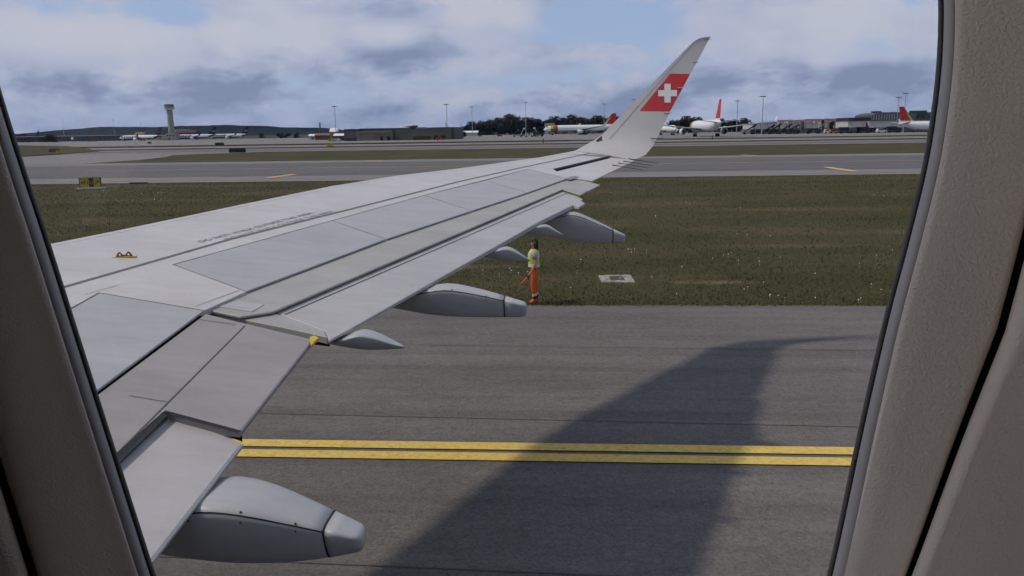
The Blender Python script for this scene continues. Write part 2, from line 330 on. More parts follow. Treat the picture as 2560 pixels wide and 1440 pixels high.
# ------------------------------------------------------------------ ground, paving, markings
S = 9000
struct(mesh('ground', [(-S, -300, 0), (S, -300, 0), (S, 7000, 0), (-S, 7000, 0)], [(0, 1, 2, 3)], MATS['grass_ground']))
def sheet(name, P, z, m, parent=None):
    o = mesh(name, [(p[0], p[1], z) for p in P], [tuple(range(len(P)))], m, parent)
    if o.data.polygons[0].normal.z < 0: o.data.flip_normals()
    if parent is None: struct(o)
    return o
_ex = np.linspace(45, -45, 420); _ey = 20.42-0.0005*_ex+np.convolve(rng.normal(0, .05, 424), np.ones(5)/5, 'valid')
apron = sheet('apron', [(-260, -120), (260, -120), (260, 20.3)]+[(x, y) for x, y in zip(_ex, _ey)]+[(-260, 20.55)], 0.012, MATS['asphalt'])
def gp(*P): return [at(*p)[:2] for p in P]
A_, T_, C_ = MATS['asphalt'], MATS['taxiway_asphalt'], MATS['concrete_shoulder']
tax = sheet('taxiway', [(-420, 74.2), (420, 77.4), (420, 122), (-420, 140)], 0.02, C_)
sheet('taxiway_centre', [(-420, 84.5), (420, 86.2), (420, 116), (-420, 128)], 0.04, T_, tax)
# far paved ground beyond the grass island
apron2 = sheet('far_apron', [(-900, 134), (-84, 131), (-83, 148), (-87, 166), (-94, 183), (-79, 200), (-79, 216), (-900, 246)], 0.05, C_)
sheet('runway', [(-700, 213), (700, 186), (700, 222), (-700, 262)], 0.07, C_)
sheet('runway_centre', [(-700, 226), (700, 197), (700, 209), (-700, 246)], 0.10, T_)
sheet('far_taxiway', [(-900, 290), (900, 232), (900, 262), (-900, 335)], 0.13, C_)
sheet('terminal_apron', [(-900, 380), (900, 285), (900, 600), (-900, 900)], 0.16, C_)
sheet('far_grass_verge', [(-900, 352), (0, 318), (0, 336), (-900, 392)], 0.20, MATS['grass_ground'])
sheet('left_verge', gp((30, 364), (165, 366), (215, 372), (250, 379), (165, 386), (30, 394)), 0.22, MATS['grass_ground'])
def yl(P, Q, w, z=0.030, par=apron):
    P, Q = np.array(P, float), np.array(Q, float); d = (Q-P)/np.linalg.norm(Q-P); nn = np.array([-d[1], d[0]])*w/2
    return sheet('yellow_line', [P-nn, Q-nn, Q+nn, P+nn], z, YEL, par)
yl((-120, 10.465), (120, 10.465), 0.265); yl((-120, 10.845), (120, 10.845), 0.265)
for q0, q1 in (((-120, 20.0), (120, 12.6)), ((-120, 15.7), (120, 8.2)), ((-120, 11.2), (120, 3.8))):
    P, Q = np.array(q0), np.array(q1); sheet('paving_joint', [P-(0, .009), Q-(0, .009), Q+(0, .009), P+(0, .009)], 0.020, mat('joint_filler', (0.075, 0.07, 0.066), .9), apron)
a0, a1 = at(668, 446)[:2], at(735, 437)[:2]; yl(a0, a1, 0.9, 0.06, tax)
a0, a1 = at(2066, 419)[:2], at(2134, 429)[:2]; yl(a0, a1, 0.9, 0.06, tax)
a0, a1 = at(915, 403)[:2], at(955, 403)[:2]; yl(a0, a1, 1.0, 0.06, tax)
a0, a1 = at(1852, 388)[:2], at(1890, 390)[:2]; yl(a0, a1, 1.0, 0.06, tax)
yl((-420, 106), (420, 101), 0.35, 0.06, tax)

# grass blades and daisies on the near verge
def grass():
    n = 130000
    u = rng.random(n); Y = 20.25+(75.0-20.25)*u**1.9+0.12*rng.random(n)
    X = (rng.random(n)*2-1)*(Y*0.74+3)-Y*0.06
    gap = (np.abs(X-1.45) < 0.60) & (Y > 23.45) & (Y < 24.6)
    X = X[~gap]; Y = Y[~gap]; n = len(X)
    h = (0.025+0.04*rng.random(n)**2)*(0.9+Y/90); a = rng.random(n)*math.pi; w = 0.010+Y*0.00035
    lx = (rng.random(n)-.5)*h*1.1; ly = (rng.random(n)-.5)*h*1.1
    co = np.zeros((n, 3, 3)); co[:, 0] = np.stack([X-np.cos(a)*w, Y-np.sin(a)*w, np.zeros(n)], 1); co[:, 1] = np.stack([X+np.cos(a)*w, Y+np.sin(a)*w, np.zeros(n)], 1)
    co[:, 2] = np.stack([X+lx, Y+ly, h], 1)
    me = bpy.data.meshes.new('grass_blades'); me.vertices.add(3*n); me.vertices.foreach_set('co', co.ravel())
    me.loops.add(3*n); me.loops.foreach_set('vertex_index', np.arange(3*n)); me.polygons.add(n); me.polygons.foreach_set('loop_start', np.arange(0, 3*n, 3)); me.polygons.foreach_set('loop_total', np.full(n, 3))
    me.update(); me.validate()
    g = link('grass_blades', me, MATS['grass_blades']); struct(g, 'stuff'); g['label'] = 'short rough green grass on the verge between apron and taxiway'
    # daisies in loose patches
    vs, fs = [], []
    for c in range(75):
        Yc = 20.8+44*random.random()**1.6; Xc = random.uniform(-0.7, 0.7)*Yc-0.06*Yc
        for k in range(random.choice((1, 1, 2, 3, 5))):
            x, y = random.gauss(Xc, .5), random.gauss(Yc, .5)
            if y < 20.6: continue
            r = random.uniform(.009, .016)*(0.8+y/40); z = random.uniform(.08, .17); i = len(vs)
            vs += [(x+r*math.cos(t), y+r*math.sin(t)*.7, z+r*math.sin(t)*.6) for t in np.arange(6)*math.pi/3]; fs.append(tuple(range(i, i+6)))
            i = len(vs); vs += [(x-.004, y, 0), (x+.004, y, 0), (x, y, z)]; fs.append((i, i+1, i+2))
    d = mesh('daisies', vs, fs, mat('daisy_white', (0.62, 0.60, 0.50), 0.8)); struct(d, 'stuff'); d['label'] = 'tiny white daisies scattered through the verge grass'
grass()

# ------------------------------------------------------------------ this aircraft: wing
plane = empty('airliner', (0, 4, 0)); tag(plane, 'pale grey airliner wing with red and white cross on its upturned winglet', 'airliner')
plane.location = (0, 0, 0)
LEpx = [(125, 610), (300, 575), (600, 512), (830, 465), (1000, 438), (1140, 422), (1265, 405), (1345, 394), (1400, 384), (1437, 377)]
LE = [wp(p)[:2] for p in LEpx]
root = np.array([-7.7, 0.75]); LE = [root]+LE
J = lambda *P: [wp(p)[:2] for p in P]
fx0 = wp((248, 731))[:2]; fx1 = wp((175, 772))[:2]; d = (fx1-fx0)/abs(fx1[1]-fx0[1]); fxr = fx0+d*(fx0[1]-0.75)
TEX = wp((513, 776))[0]
sp_front = [(433, 661), (830, 551), (1060, 488), (1212, 451), (1322, 422)]
sp_rear = [(617, 729), (966, 598), (1180, 527), (1318, 482), (1417, 447)]
skin_rear = J((1538, 387), (1385, 423), (1417, 446), (1322, 422), (1060, 488), (830, 551), (433, 661), (617, 729), (513, 776), (248, 731))+[fxr]
P = LE+J((1574, 398))+skin_rear
# leading edge slats: a narrow row along the front
def inset_le(k): return [np.array(LE[i])+np.array((0.9, -0.45))*k for i in range(len(LE))]
slat_in = inset_le(0.075)
panel('wing_skin', slat_in+J((1574, 398))+skin_rear, 0.0, 0.05, WING, plane, 0.006, 0.002)
skin = [o for o in plane.children if o.name.startswith('wing_skin')][0]
for a, b in ((0, 1), (1, 3), (3, 5), (5, 7), (7, 10)):
    q = LE[a:b+1]+slat_in[a:b+1][::-1]
    # rounded nose: top strip, nose curve, underside
    rows = []
    for i in range(a, b+1):
        e = np.array(LE[i]); f = np.array(slat_in[i]); dn = (e-f)/np.linalg.norm(e-f)
        if i == a: e = e+0*dn
        k = min(1, (len(LE)-1-i)/3); nz = lambda u, h: (e[0]+dn[0]*u*(.25+.75*k), e[1]+dn[1]*u*(.25+.75*k), wz(*e, h))
        rows.append([(f[0], f[1], wz(*f, 0.0)), (e[0], e[1], wz(*e, 0.0)), nz(.10, -.022), nz(.20, -.055), nz(.29, -.10), nz(.33, -.15), nz(.29, -.20), (f[0], f[1], wz(*f, -.27))])
    m = MB(); m.loft(rows); m.build('slat', WING, plane)
# wing box below the panels closes every joint
box = LE[:-1]+J((1430, 380), (1530, 391), (1392, 430), (1405, 452), (1392, 474), (683, 776), (530, 778))+[np.array([TEX-.05, 4.2]), np.array([TEX-.05, .75])]
panel('wing_box', offset_poly(box, 0.06), -0.10, 0.22, GAP, plane, 0.0, 0.01, WING)
# spoilers
for i in range(4):
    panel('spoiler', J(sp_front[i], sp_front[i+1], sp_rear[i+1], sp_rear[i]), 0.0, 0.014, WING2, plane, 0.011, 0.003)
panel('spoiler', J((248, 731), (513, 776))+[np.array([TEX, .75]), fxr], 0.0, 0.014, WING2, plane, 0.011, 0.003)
# aileron and outer trailing edge
ail = panel('aileron', J((1392, 428), (1541, 391), (1574, 398), (1586, 402), (1481, 452), (1443, 446), (1417, 447)), 0.0, 0.016, WING, plane, 0.004)
strip('aileron_light_block', J((1385, 424), (1538, 388), (1545, 386)), .5, -0.02, GAP, ail)  # strip added below the gap to stop sunlight leaking through
strip('aileron_gap', J((1385, 424), (1538, 388)), 0.075, 0.004, GAP, ail)
panel('rub_plate', J((1413, 447), (1436, 440), (1448, 443), (1425, 450)), 0.008, 0.012, mat('bare_metal_tan', (0.26, 0.235, 0.215), 0.5, 0.4, 0.2), ail, 0.0, 0.002)
# shroud strip behind the spoilers (lies a step lower)
SH = -0.022
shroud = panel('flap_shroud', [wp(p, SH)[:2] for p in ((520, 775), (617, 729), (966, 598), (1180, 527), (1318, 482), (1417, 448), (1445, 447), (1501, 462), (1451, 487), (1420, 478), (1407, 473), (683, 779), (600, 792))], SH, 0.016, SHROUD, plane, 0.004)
panel('access_plate', [wp(p, SH)[:2] for p in ((548, 768), (590, 752), (660, 763), (630, 781))], SH+0.006, 0.01, FLAP, shroud, 0.0, 0.002)
# outboard flap
FO = -0.055
nose = [(683, 779), (1407, 474)]
flp = [wp(p, FO)[:2] for p in ((683, 779), (1045, 625), (1407, 474), (1423, 479), (1458, 498), (1452, 502), (1464, 508), (1447, 518), (1433, 513), (1350, 553), (1300, 582), (822, 853), (812, 828))]
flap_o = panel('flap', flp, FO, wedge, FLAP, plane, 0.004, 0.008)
strip('flap_seam', [wp(p, FO)[:2] for p in ((712, 787), (1060, 637), (1420, 482))], 0.012, FO+0.004, SEAM, flap_o)
# panel at the kink; the flap joint's shade is put into its colour
panel('flap_gap_shade', [wp(p, -.13)[:2] for p in ((515, 782), (660, 800), (812, 828), (824, 850), (790, 846), (600, 806), (515, 790))], -0.13, 0.05, GAP, plane, 0.0)
panel('kink_fairing', [wp(p, -.05)[:2] for p in ((520, 777), (600, 790), (683, 781), (760, 807), (812, 829), (818, 843), (730, 823), (600, 797), (530, 782))], -0.05, 0.05, SHROUD, plane, 0.0)
# inboard flap
FI = -0.02
q = [wp(p, FI)[:2] for p in ((513, 783), (600, 804), (785, 848), (600, 1083), (412, 1032))]
xin = q[4][0]; xte = q[3][0]
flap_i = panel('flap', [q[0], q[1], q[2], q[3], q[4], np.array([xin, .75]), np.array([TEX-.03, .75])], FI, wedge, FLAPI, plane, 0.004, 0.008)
s0, s1 = wp((612, 815), FI)[:2], wp((255, 1172), FI)[:2]
strip('flap_seam', [s0, s1, s1+(s1-s0)*.8], 0.008, FI+0.004, SEAM, flap_i)
strip('flap_seam', [wp(p, FI)[:2] for p in ((492, 799), (590, 812))], 0.006, FI+0.004, SEAM, flap_i)
strip('flap_seam', [wp(p, FI)[:2] for p in ((322, 990), (420, 1006))], 0.005, FI+0.004, SEAM, flap_i)
panel('tip_marking', [wp(p, FI)[:2] for p in ((774, 846), (786, 842), (797, 849), (786, 858), (778, 868))], FI+.012, 0.02, YELP, flap_i, 0.0, 0.002)
# innermost flap section
FN = -0.058
q = [wp(p, FN)[:2] for p in ((428, 1040), (520, 1070), (608, 1108), (377, 1405))]
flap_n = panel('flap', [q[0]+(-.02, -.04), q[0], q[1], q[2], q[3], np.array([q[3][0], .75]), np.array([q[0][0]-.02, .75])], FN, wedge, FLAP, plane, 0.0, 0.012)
s0, s1 = wp((418, 1046), FN)[:2], wp((290, 1170), FN)[:2]
strip('flap_seam', [s0, s1, s1+(s1-s0)*.8], 0.006, FN+0.004, SEAM, flap_n)
strip('end_gap_shade', [wp(p, FI)[:2] for p in ((410, 1031), (500, 1055), (600, 1082))], 0.03, FI+0.005, GAP, flap_i)  # dark strip painted along the flap end for the shaded gap
strip('nose_gap_shade', [wp((416, 1033), FI)[:2], np.array([xin, 3.3]), np.array([xin, .8])], 0.04, FI+0.005, GAP, flap_i)  # black strip on the flap, painted for the shade in the nose gap
panel('flap_bay', [np.array([xin-.06, 4.0]), np.array([xin+.1, 4.0]), np.array([xin+.1, .75]), np.array([xin-.06, .75])], -0.17, 0.05, GAP, plane, 0.0)
panel('flap_gap_shade', [wp(p, -.15)[:2] for p in ((408, 1028), (520, 1058), (600, 1084), (606, 1100), (520, 1070), (412, 1042))], -0.12, 0.04, GAP, plane, 0.0)  # fills the inner flap gap, its shade put into the colour
# markings and fittings on the skin
strip('walkway_line', [wp(p)[:2] for p in ((60, 742), (160, 718), (570, 600), (905, 516), (1140, 456), (1300, 420), (1485, 381))], 0.034, 0.004, LINE, skin)
strip('skin_seam', [wp(p)[:2] for p in ((213, 737), (300, 712))], 0.005, 0.004, LINE, skin)
strip('skin_seam', [wp(p)[:2] for p in ((490, 766), (600, 726))], 0.005, 0.004, SEAM, skin)
ax = (wp((760, 548))-wp((580, 596)))[:2]; ax /= np.linalg.norm(ax); ay = np.array([-ax[1], ax[0]])
for row, (c, body) in enumerate((((652, 566), 'DO NOT WALK OUTSIDE THIS AREA'), ((652, 566), 'DO NOT WALK OUTSIDE THIS AREA'))):
    c0 = wp(c)[:2]-ay*.115*row+ax*.22*row
    def fn(x, y, z, c0=c0): p = c0+ax*x+ay*y; return (p[0], p[1], wz(p[0], p[1], 0.003))
    lettering('stencil_lettering', body, 0.10, fn, LINE, skin)
# anchor fitting: brown plate with two humps and two holes on a yellow foot
def anchor():
    A, B = wp((285, 643)), wp((336, 643)); L0 = np.linalg.norm(B-A); ux = (B-A)/L0; ux[2] = 0; ux /= np.linalg.norm(ux)
    Cn = (A+B)/2; g = empty('anchor_fitting', V(Cn)); g.parent = plane
    prof = [(-.5, 0), (-.36, .26), (-.28, .36), (-.2, .36), (-.1, .2), (0, .14), (.1, .2), (.2, .36), (.28, .36), (.36, .26), (.5, 0)]
    bm = bmesh.new(); outer = [bm.verts.new((x*L0*.9, 0, y*L0*.8)) for x, y in prof]; edges = [bm.edges.new((outer[i], outer[(i+1) % len(outer)])) for i in range(len(outer))]
    for hx in (-.24, .24):
        h = [bm.verts.new((hx*L0*.9+.055*L0*math.cos(t), 0, .17*L0*.8+.08*L0*.8*math.sin(t))) for t in np.arange(10)*2*math.pi/10]
        edges += [bm.edges.new((h[i], h[(i+1) % 10])) for i in range(10)]
    bmesh.ops.triangle_fill(bm, edges=edges, use_beauty=True)
    r = bmesh.ops.extrude_face_region(bm, geom=bm.faces[:]); bmesh.ops.translate(bm, vec=(0, .014, 0), verts=[v for v in r['geom'] if isinstance(v, bmesh.types.BMVert)])
    me = bpy.data.meshes.new('plate'); bm.to_mesh(me); bm.free(); o = link('plate', me, mat('anchor_brown', (0.20, 0.11, 0.06), 0.5), g)
    f = MB(); f.box((0, .005, .003), (L0*1.18, .05, .006)); f.build('foot', YELP, g)
    g.rotation_euler = (0, 0, math.atan2(ux[1], ux[0]))
anchor()
# flap track fairings: lofted canoe bodies; x along the aircraft, sections (x, y, top, bottom, half width)
def fairing(secs, label, detail=False):
    g = empty('flap_track_fairing', (secs[0][0], secs[0][1], secs[0][2])); g.parent = plane; g['label'] = label
    o0 = np.array([secs[0][0], secs[0][1], secs[0][2]])
    def ring(x, y, t, b, w, n=28, grow=0.0):
        cz, h = (t+b)/2, (t-b)/2+grow; w = w+grow; out = []
        for k in range(n):
            a = 2*math.pi*k/n; c, s = math.cos(a), math.sin(a); e = 0.62
            e = 0.30 if s > 0 else 0.7; zz = cz+h*math.copysign(abs(s)**e, s); yy = y+w*math.copysign(abs(c)**0.5, c)*(1-0.60*(0.5-0.5*(zz-cz)/h)**1.1)
            out.append(np.array([x, yy, zz])-o0)
        return out
    xs = [s[0] for s in secs]; fine = []
    for x in np.linspace(xs[0], xs[-1], 22): fine.append([x]+[float(np.interp(x, xs, [s[k] for s in secs])) for k in (1, 2, 3, 4)])
    for _ in range(3): fine = [fine[0]]+[[b_[0]]+[(a_[k]+2*b_[k]+c_[k])/4 for k in (1, 2, 3, 4)] for a_, b_, c_ in zip(fine, fine[1:], fine[2:])]+[fine[-1]]
    cut = len(fine)-3 if detail else len(fine)-1
    m = MB(); m.loft([ring(*f) for f in fine[:cut+1]]); body = m.build('fairing_body', FAIR, g, True)
    if not detail: return g
    last = fine[-1]; rr = [ring(*f) for f in fine[cut:]]
    for k, dx in ((0.9, 0.02), (0.7, 0.035), (0.4, 0.042)):
        cz = (last[2]+last[3])/2; rr.append(ring(last[0]+dx, last[1], cz+(last[2]-cz)*k, cz+(last[3]-cz)*k, last[4]*k))
    sh = [[p+np.array([0.004, 0, 0]) for p in r_] for r_ in rr]
    m = MB(); m.loft(sh); cap = m.build('end_cap', FAIR, g, True)
    # joint between body and cap: a proud dark band
    f = fine[cut]; m = MB(); m.loft([ring(f[0]-.003, *f[1:], grow=.0015), ring(f[0]+.006, *f[1:], grow=.0015)]); m.build('joint', GAP, g, True)
    if detail:                                       # long side seam with fasteners, on the side towards the cabin
        m = MB(); pts = []
        for f in fine[:cut+1]:
            a = math.pi+0.0; r_ = ring(*f, n=60, grow=.002); k = 25; pts.append((r_[k], r_[k+1]))
        vs = []; fs = []
        for i, (p, q) in enumerate(pts):
            mid = p; dv = (q-p)/np.linalg.norm(q-p)*0.0035; vs += [mid-dv, mid+dv]
        for i in range(len(pts)-1): fs.append((2*i, 2*i+1, 2*i+3, 2*i+2))
        mesh('side_seam', vs, fs, GAP, g)
        for i in range(5, cut, 4):
            for kk in (23, 28):
                r_ = ring(*fine[i], n=60, grow=.001); p = r_[kk]; b = MB(); nrm = np.array([0, -1, .25 if kk == 23 else 0]); b.tube(p-nrm*.002, p+nrm*.003, .006, .005, 8); b.build('fastener', METAL, g)
    return g
fairing([(-2.3, 3.40, 2.80, 2.66, .18), (-2.0, 3.40, 2.85, 2.595, .20), (-1.7, 3.40, 2.945, 2.56, .21), (-1.5, 3.40, 2.915, 2.555, .195), (-1.25, 3.39, 2.832, 2.578, .14), (-1.03, 3.385, 2.745, 2.625, .085)], 'nearest large canoe fairing under the innermost flap', True)
fairing([(-1.78, 5.46, 3.10, 3.085, .06), (-1.62, 5.45, 3.145, 3.06, .11), (-1.51, 5.44, 3.19, 3.045, .11), (-1.38, 5.44, 3.15, 3.045, .085), (-1.27, 5.43, 3.10, 3.052, .05), (-1.20, 5.43, 3.072, 3.057, .02)], 'small pointed fairing near the flap kink')
fairing([(-2.0, 6.80, 3.12, 3.09, .13), (-1.62, 6.79, 3.17, 3.06, .15), (-1.3, 6.77, 3.225, 3.0, .15), (-1.1, 6.76, 3.28, 2.98, .155), (-.75, 6.72, 3.215, 2.98, .125), (-.42, 6.68, 3.125, 2.995, .08)], 'large canoe fairing in the middle of the outboard flap', True)
fairing([(-1.0, 8.26, 3.29, 3.28, .05), (-.8, 8.25, 3.35, 3.25, .09), (-.66, 8.25, 3.39, 3.228, .09), (-.55, 8.24, 3.33, 3.222, .065), (-.42, 8.24, 3.238, 3.226, .015)], 'small pointed fairing behind the standing worker')
fairing([(-.62, 9.5, 3.38, 3.365, .05), (-.45, 9.5, 3.44, 3.345, .09), (-.28, 9.5, 3.475, 3.322, .09), (-.2, 9.5, 3.42, 3.315, .065), (-.08, 9.5, 3.342, 3.325, .018)], 'small pointed fairing beside the outermost canoe fairing')
fairing([(-.6, 10.6, 3.40, 3.30, .13), (-.2, 10.6, 3.46, 3.16, .15), (.05, 10.59, 3.53, 3.10, .155), (.4, 10.56, 3.365, 3.08, .12), (.70, 10.54, 3.215, 3.09, .08)], 'outermost large canoe fairing under the flap tip', True)

# winglet
WL = [((1437, 377), None, (1574, 398), None), ((1452, 369), 15.90, (1585, 398.5), 15.42), ((1468, 360), 16.02, (1600, 394), 15.6), ((1485, 351), 16.10, (1615, 386), 15.77), ((1506, 336), 16.15, (1634, 363), 15.95),
      ((1540, 301), 16.2, (1649, 333), 16.05), ((1575, 265), 16.25, (1676, 277), 16.18), ((1632, 207), 16.33, (1726, 185), 16.36), ((1690, 148), 16.42, (1752, 137), 16.46), ((1722, 115), 16.47, (1768, 107), 16.52), ((1738, 101), 16.49, (1773, 97), 16.54), ((1752, 94.5), 16.5, (1777, 91), 16.55)]
def winglet():
    o0 = np.array([1.0, 15.6, 4.05]); g = empty('winglet', o0); g.parent = plane; g['label'] = 'upturned white winglet with red band and white cross'
    secs = []
    for lp, ly, tp, ty in WL:
        a = wp(lp) if ly is None else atY(*lp, ly); b = wp(tp) if ty is None else atY(*tp, ty); secs.append((a, b))
    rows_in, rows_out = [], []; nc = 14
    for i, (a, b) in enumerate(secs):
        nx = secs[min(i+1, len(secs)-1)]; pv = secs[max(i-1, 0)]
        sp = (nx[0]+nx[1]-pv[0]-pv[1]); ch = b-a; nn = np.cross(sp, ch); nn /= np.linalg.norm(nn)
        if nn[1] < 0 and nn[2] > 0: nn = -nn
        if nn @ (np.array([0, 1, -1.0])) < 0: nn = -nn         # points outboard / down
        c = np.linalg.norm(ch); th = 0.045*c
        ri, ro = [], []
        for k in range(nc+1):
            u = k/nc; p = a+ch*u; t = th*4*(0.2969*math.sqrt(u)-.126*u-.3516*u*u+.2843*u**3-.1036*u**4)*1.6
            bul = -0.012*c*math.sin(math.pi*u)
            ri.append(p+nn*bul); ro.append(p+nn*(t+0.004))
        rows_in.append(ri); rows_out.append(ro)
    # smooth resample along the span
    m = MB(); rings = [ri+ro[::-1] for ri, ro in zip(rows_in, rows_out)]
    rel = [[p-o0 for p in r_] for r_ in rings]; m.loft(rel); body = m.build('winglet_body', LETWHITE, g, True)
    body.data.set_sharp_from_angle(angle=R(50))
    vs = [tuple(p) for r_ in rings for p in r_]; bv = BVHTree.FromPolygons(vs, m.f)
    def hit(px, py, off=0.004):
        d = Vector(V(ray(px, py))).normalized(); h = bv.ray_cast(Vector(V(EYE)), d)
        p = h[0] if h[0] is not None else Vector(V(atY(px, py, 16.2)))
        return np.array(p)-np.array(d)*off-o0
    def decal(name, quad, m_, nu=8, nv=5, off=.004):
        vs, fs = [], []
        for j in range(nv+1):
            for i in range(nu+1):
                u, v = i/nu, j/nv; a = np.array(quad[0])*(1-u)+np.array(quad[1])*u; b = np.array(quad[3])*(1-u)+np.array(quad[2])*u; p = a*(1-v)+b*v; vs.append(hit(p[0], p[1], off))
        for j in range(nv):
            for i in range(nu): k = j*(nu+1)+i; fs.append((k, k+1, k+nu+2, k+nu+1))
        return mesh(name, vs, fs, m_, g, True)
    decal('red_band', [(1675.5, 184), (1725, 185), (1675.5, 277.5), (1599, 277)], RED, 10, 8, .006)
    cx, cy, a, b = 1669, 233, 23.5, 7.8
    vs = [hit(x, y, .012) for x, y in ((cx-b, cy-a), (cx+b, cy-a), (cx+b, cy-b), (cx+a, cy-b), (cx+a, cy+b), (cx+b, cy+b), (cx+b, cy+a), (cx-b, cy+a), (cx-b, cy+b), (cx-a, cy+b), (cx-a, cy-b), (cx-b, cy-b))]
    mesh('white_cross', vs, [(0, 1, 2, 11), (11, 2, 5, 8), (2, 3, 4, 5), (10, 11, 8, 9), (8, 5, 6, 7)], mat('cross_white', (0.66, 0.66, 0.65), 0.45), g)
    decal('leading_edge_seam', [(1732, 111), (1732.8, 111.4), (1524, 347.6), (1523, 347.2)], SEAM, 1, 14, .008)
    for (x0, y0), (x1, y1), Y0, w in (((1764, 98), (1779, 97.5), 16.5, .006), ((1732, 157), (1746, 156.5), 16.42, .006), ((1694, 219.5), (1712, 219), 16.3, .009), ((1661, 285), (1676, 283.5), 16.16, .008), ((1627, 346.5), (1661, 346.5), 16.0, .008)):
        p, q = atY(x0, y0, Y0-.03)-o0, atY(x1, y1, Y0-.03)-o0; b_ = MB(); b_.tube(p, q, w*1.3, w*.7, 6); b_.build('static_discharger', METAL if w != .009 else LETWHITE, g)
    decal('notch_patch', [(1489, 352), (1504, 339), (1506, 351), (1493, 355)], mat('notch_dark', (0.05, 0.035, 0.035), 0.2, 0.6), 3, 3, .006)  # flat dark patch over the notch at the leading edge
    for (x0, y0), (x1, y1) in (((1531, 414), (1577, 425)), ((1545, 409), (1590, 419)), ((1558, 404), (1608, 413)), ((1571, 398), (1622, 407))):
        a = wp((x0, y0)); dd = wp((x1, y1))-a; e = a+np.array([.55, 0.0, -.085]); b_ = MB(); b_.tube(a+np.array([0, 0, .012]), e, .008, .004, 6); b_.build('static_discharger', METAL, ail)
winglet()

# ------------------------------------------------------------------ cabin wall with the window
LEAN = 0.25
def inner(z, base): return base-LEAN*(z-4.6)
RINGPX = [(2320, -190), (2343, -60), (2347, 60), (2338, 210), (2310, 400), (2262, 600), (2212, 790), (2150, 1060), (2068, 1440), (1985, 1740), (1780, 2020), (1230, 2120), (720, 2020), (485, 1740), (387, 1435), (245, 990), (125, 610), (62, 420), (2, 228), (-62, 0), (-100, -220), (-50, -520), (330, -820), (1150, -910), (1930, -800), (2240, -470)]
def spline(P, n):
    P = np.array(P, float); k = len(P); out = []
    for i in range(k):
        p0, p1, p2, p3 = P[i-1], P[i], P[(i+1) % k], P[(i+2) % k]
        for t in np.linspace(0, 1, 12, endpoint=False):
            out.append(.5*((2*p1)+(-p0+p2)*t+(2*p0-5*p1+4*p2-p3)*t*t+(-p0+3*p1-3*p2+p3)*t**3))
    out = np.array(out); seg = np.linalg.norm(np.roll(out, -1, 0)-out, axis=1); s = np.concatenate([[0], np.cumsum(seg)]); tot = s[-1]
    o2 = np.vstack([out, out[:1]]); t = np.linspace(0, tot, n, endpoint=False)
    return np.stack([np.interp(t, s, o2[:, 0]), np.interp(t, s, o2[:, 1])], 1)
RING = spline(RINGPX, 160)
tg = np.roll(RING, -1, 0)-np.roll(RING, 1, 0); tg /= np.linalg.norm(tg, axis=1)[:, None]; NRM = np.stack([tg[:, 1], -tg[:, 0]], 1)
if (NRM*(RING-RING.mean(0))).sum() < 0: NRM = -NRM
for _ in range(6): NRM = (np.roll(NRM, 1, 0)+NRM*2+np.roll(NRM, -1, 0)); NRM /= np.linalg.norm(NRM, axis=1)[:, None]
def wring(off, base):
    out = []
    for p, q in zip(RING, NRM):
        o = off
        if off > 60 and p[0] > 1280: o = off*(1-0.34*min(1, max(0, (p[1]-760)/680)))
        x, y = p+q*o; d = ray(x, y); t = (base-LEAN*(EYE[2]-4.6))/(d[1]+LEAN*d[2]); out.append(EYE+d*t)
    return out
def bands(name, rows, m, parent, smooth=True):
    mm = MB(); mm.loft(rows, cap=False); return mm.build(name, m, parent, smooth)
wall = empty('cabin_wall', (0, .3, 3.45)); struct(wall); wall.location = (0, 0, 0)
bands('window_seal', [wring(-2, .402), wring(0, .396), wring(9, .392), wring(15, .398)], RUBBER, wall)
bands('window_trim', [wring(12, .394), wring(14, .3875), wring(24, .3845), wring(39, .3805), wring(43, .382)], TRIM, wall)
D0 = .262
bands('window_reveal', [wring(40, .3815), wring(44, .3765), wring(61, .3740), wring(120, .3688), wring(200, .3625), wring(258, .358), wring(272, .3575), wring(279, .361), wring(281, .372)], CABIN, wall)
bands('reveal_gap', [wring(276, .370), wring(312, .370)], GAP, wall)
pane = mesh('window_pane', [p for p in wring(2, .400)], [tuple(range(160))[::-1]], None, wall)
gm = bpy.data.materials.new('window_pane_glass'); gm.use_nodes = True; N_, L_ = nodes_of(gm); N_.clear()
o_ = N_.new('ShaderNodeOutputMaterial'); tr = N_.new('ShaderNodeBsdfTransparent'); tr.inputs[0].default_value = (0.975, 0.98, 0.985, 1); gl = N_.new('ShaderNodeBsdfGlossy'); gl.inputs['Roughness'].default_value = 0.02
fr = N_.new('ShaderNodeFresnel'); fr.inputs['IOR'].default_value = 1.3; mx = N_.new('ShaderNodeMixShader'); L_.new(fr.outputs[0], mx.inputs[0]); L_.new(tr.outputs[0], mx.inputs[1]); L_.new(gl.outputs[0], mx.inputs[2]); L_.new(mx.outputs[0], o_.inputs[0])
pane.data.materials.append(gm)
if pane.data.polygons[0].normal.y > 0: pane.data.flip_normals()
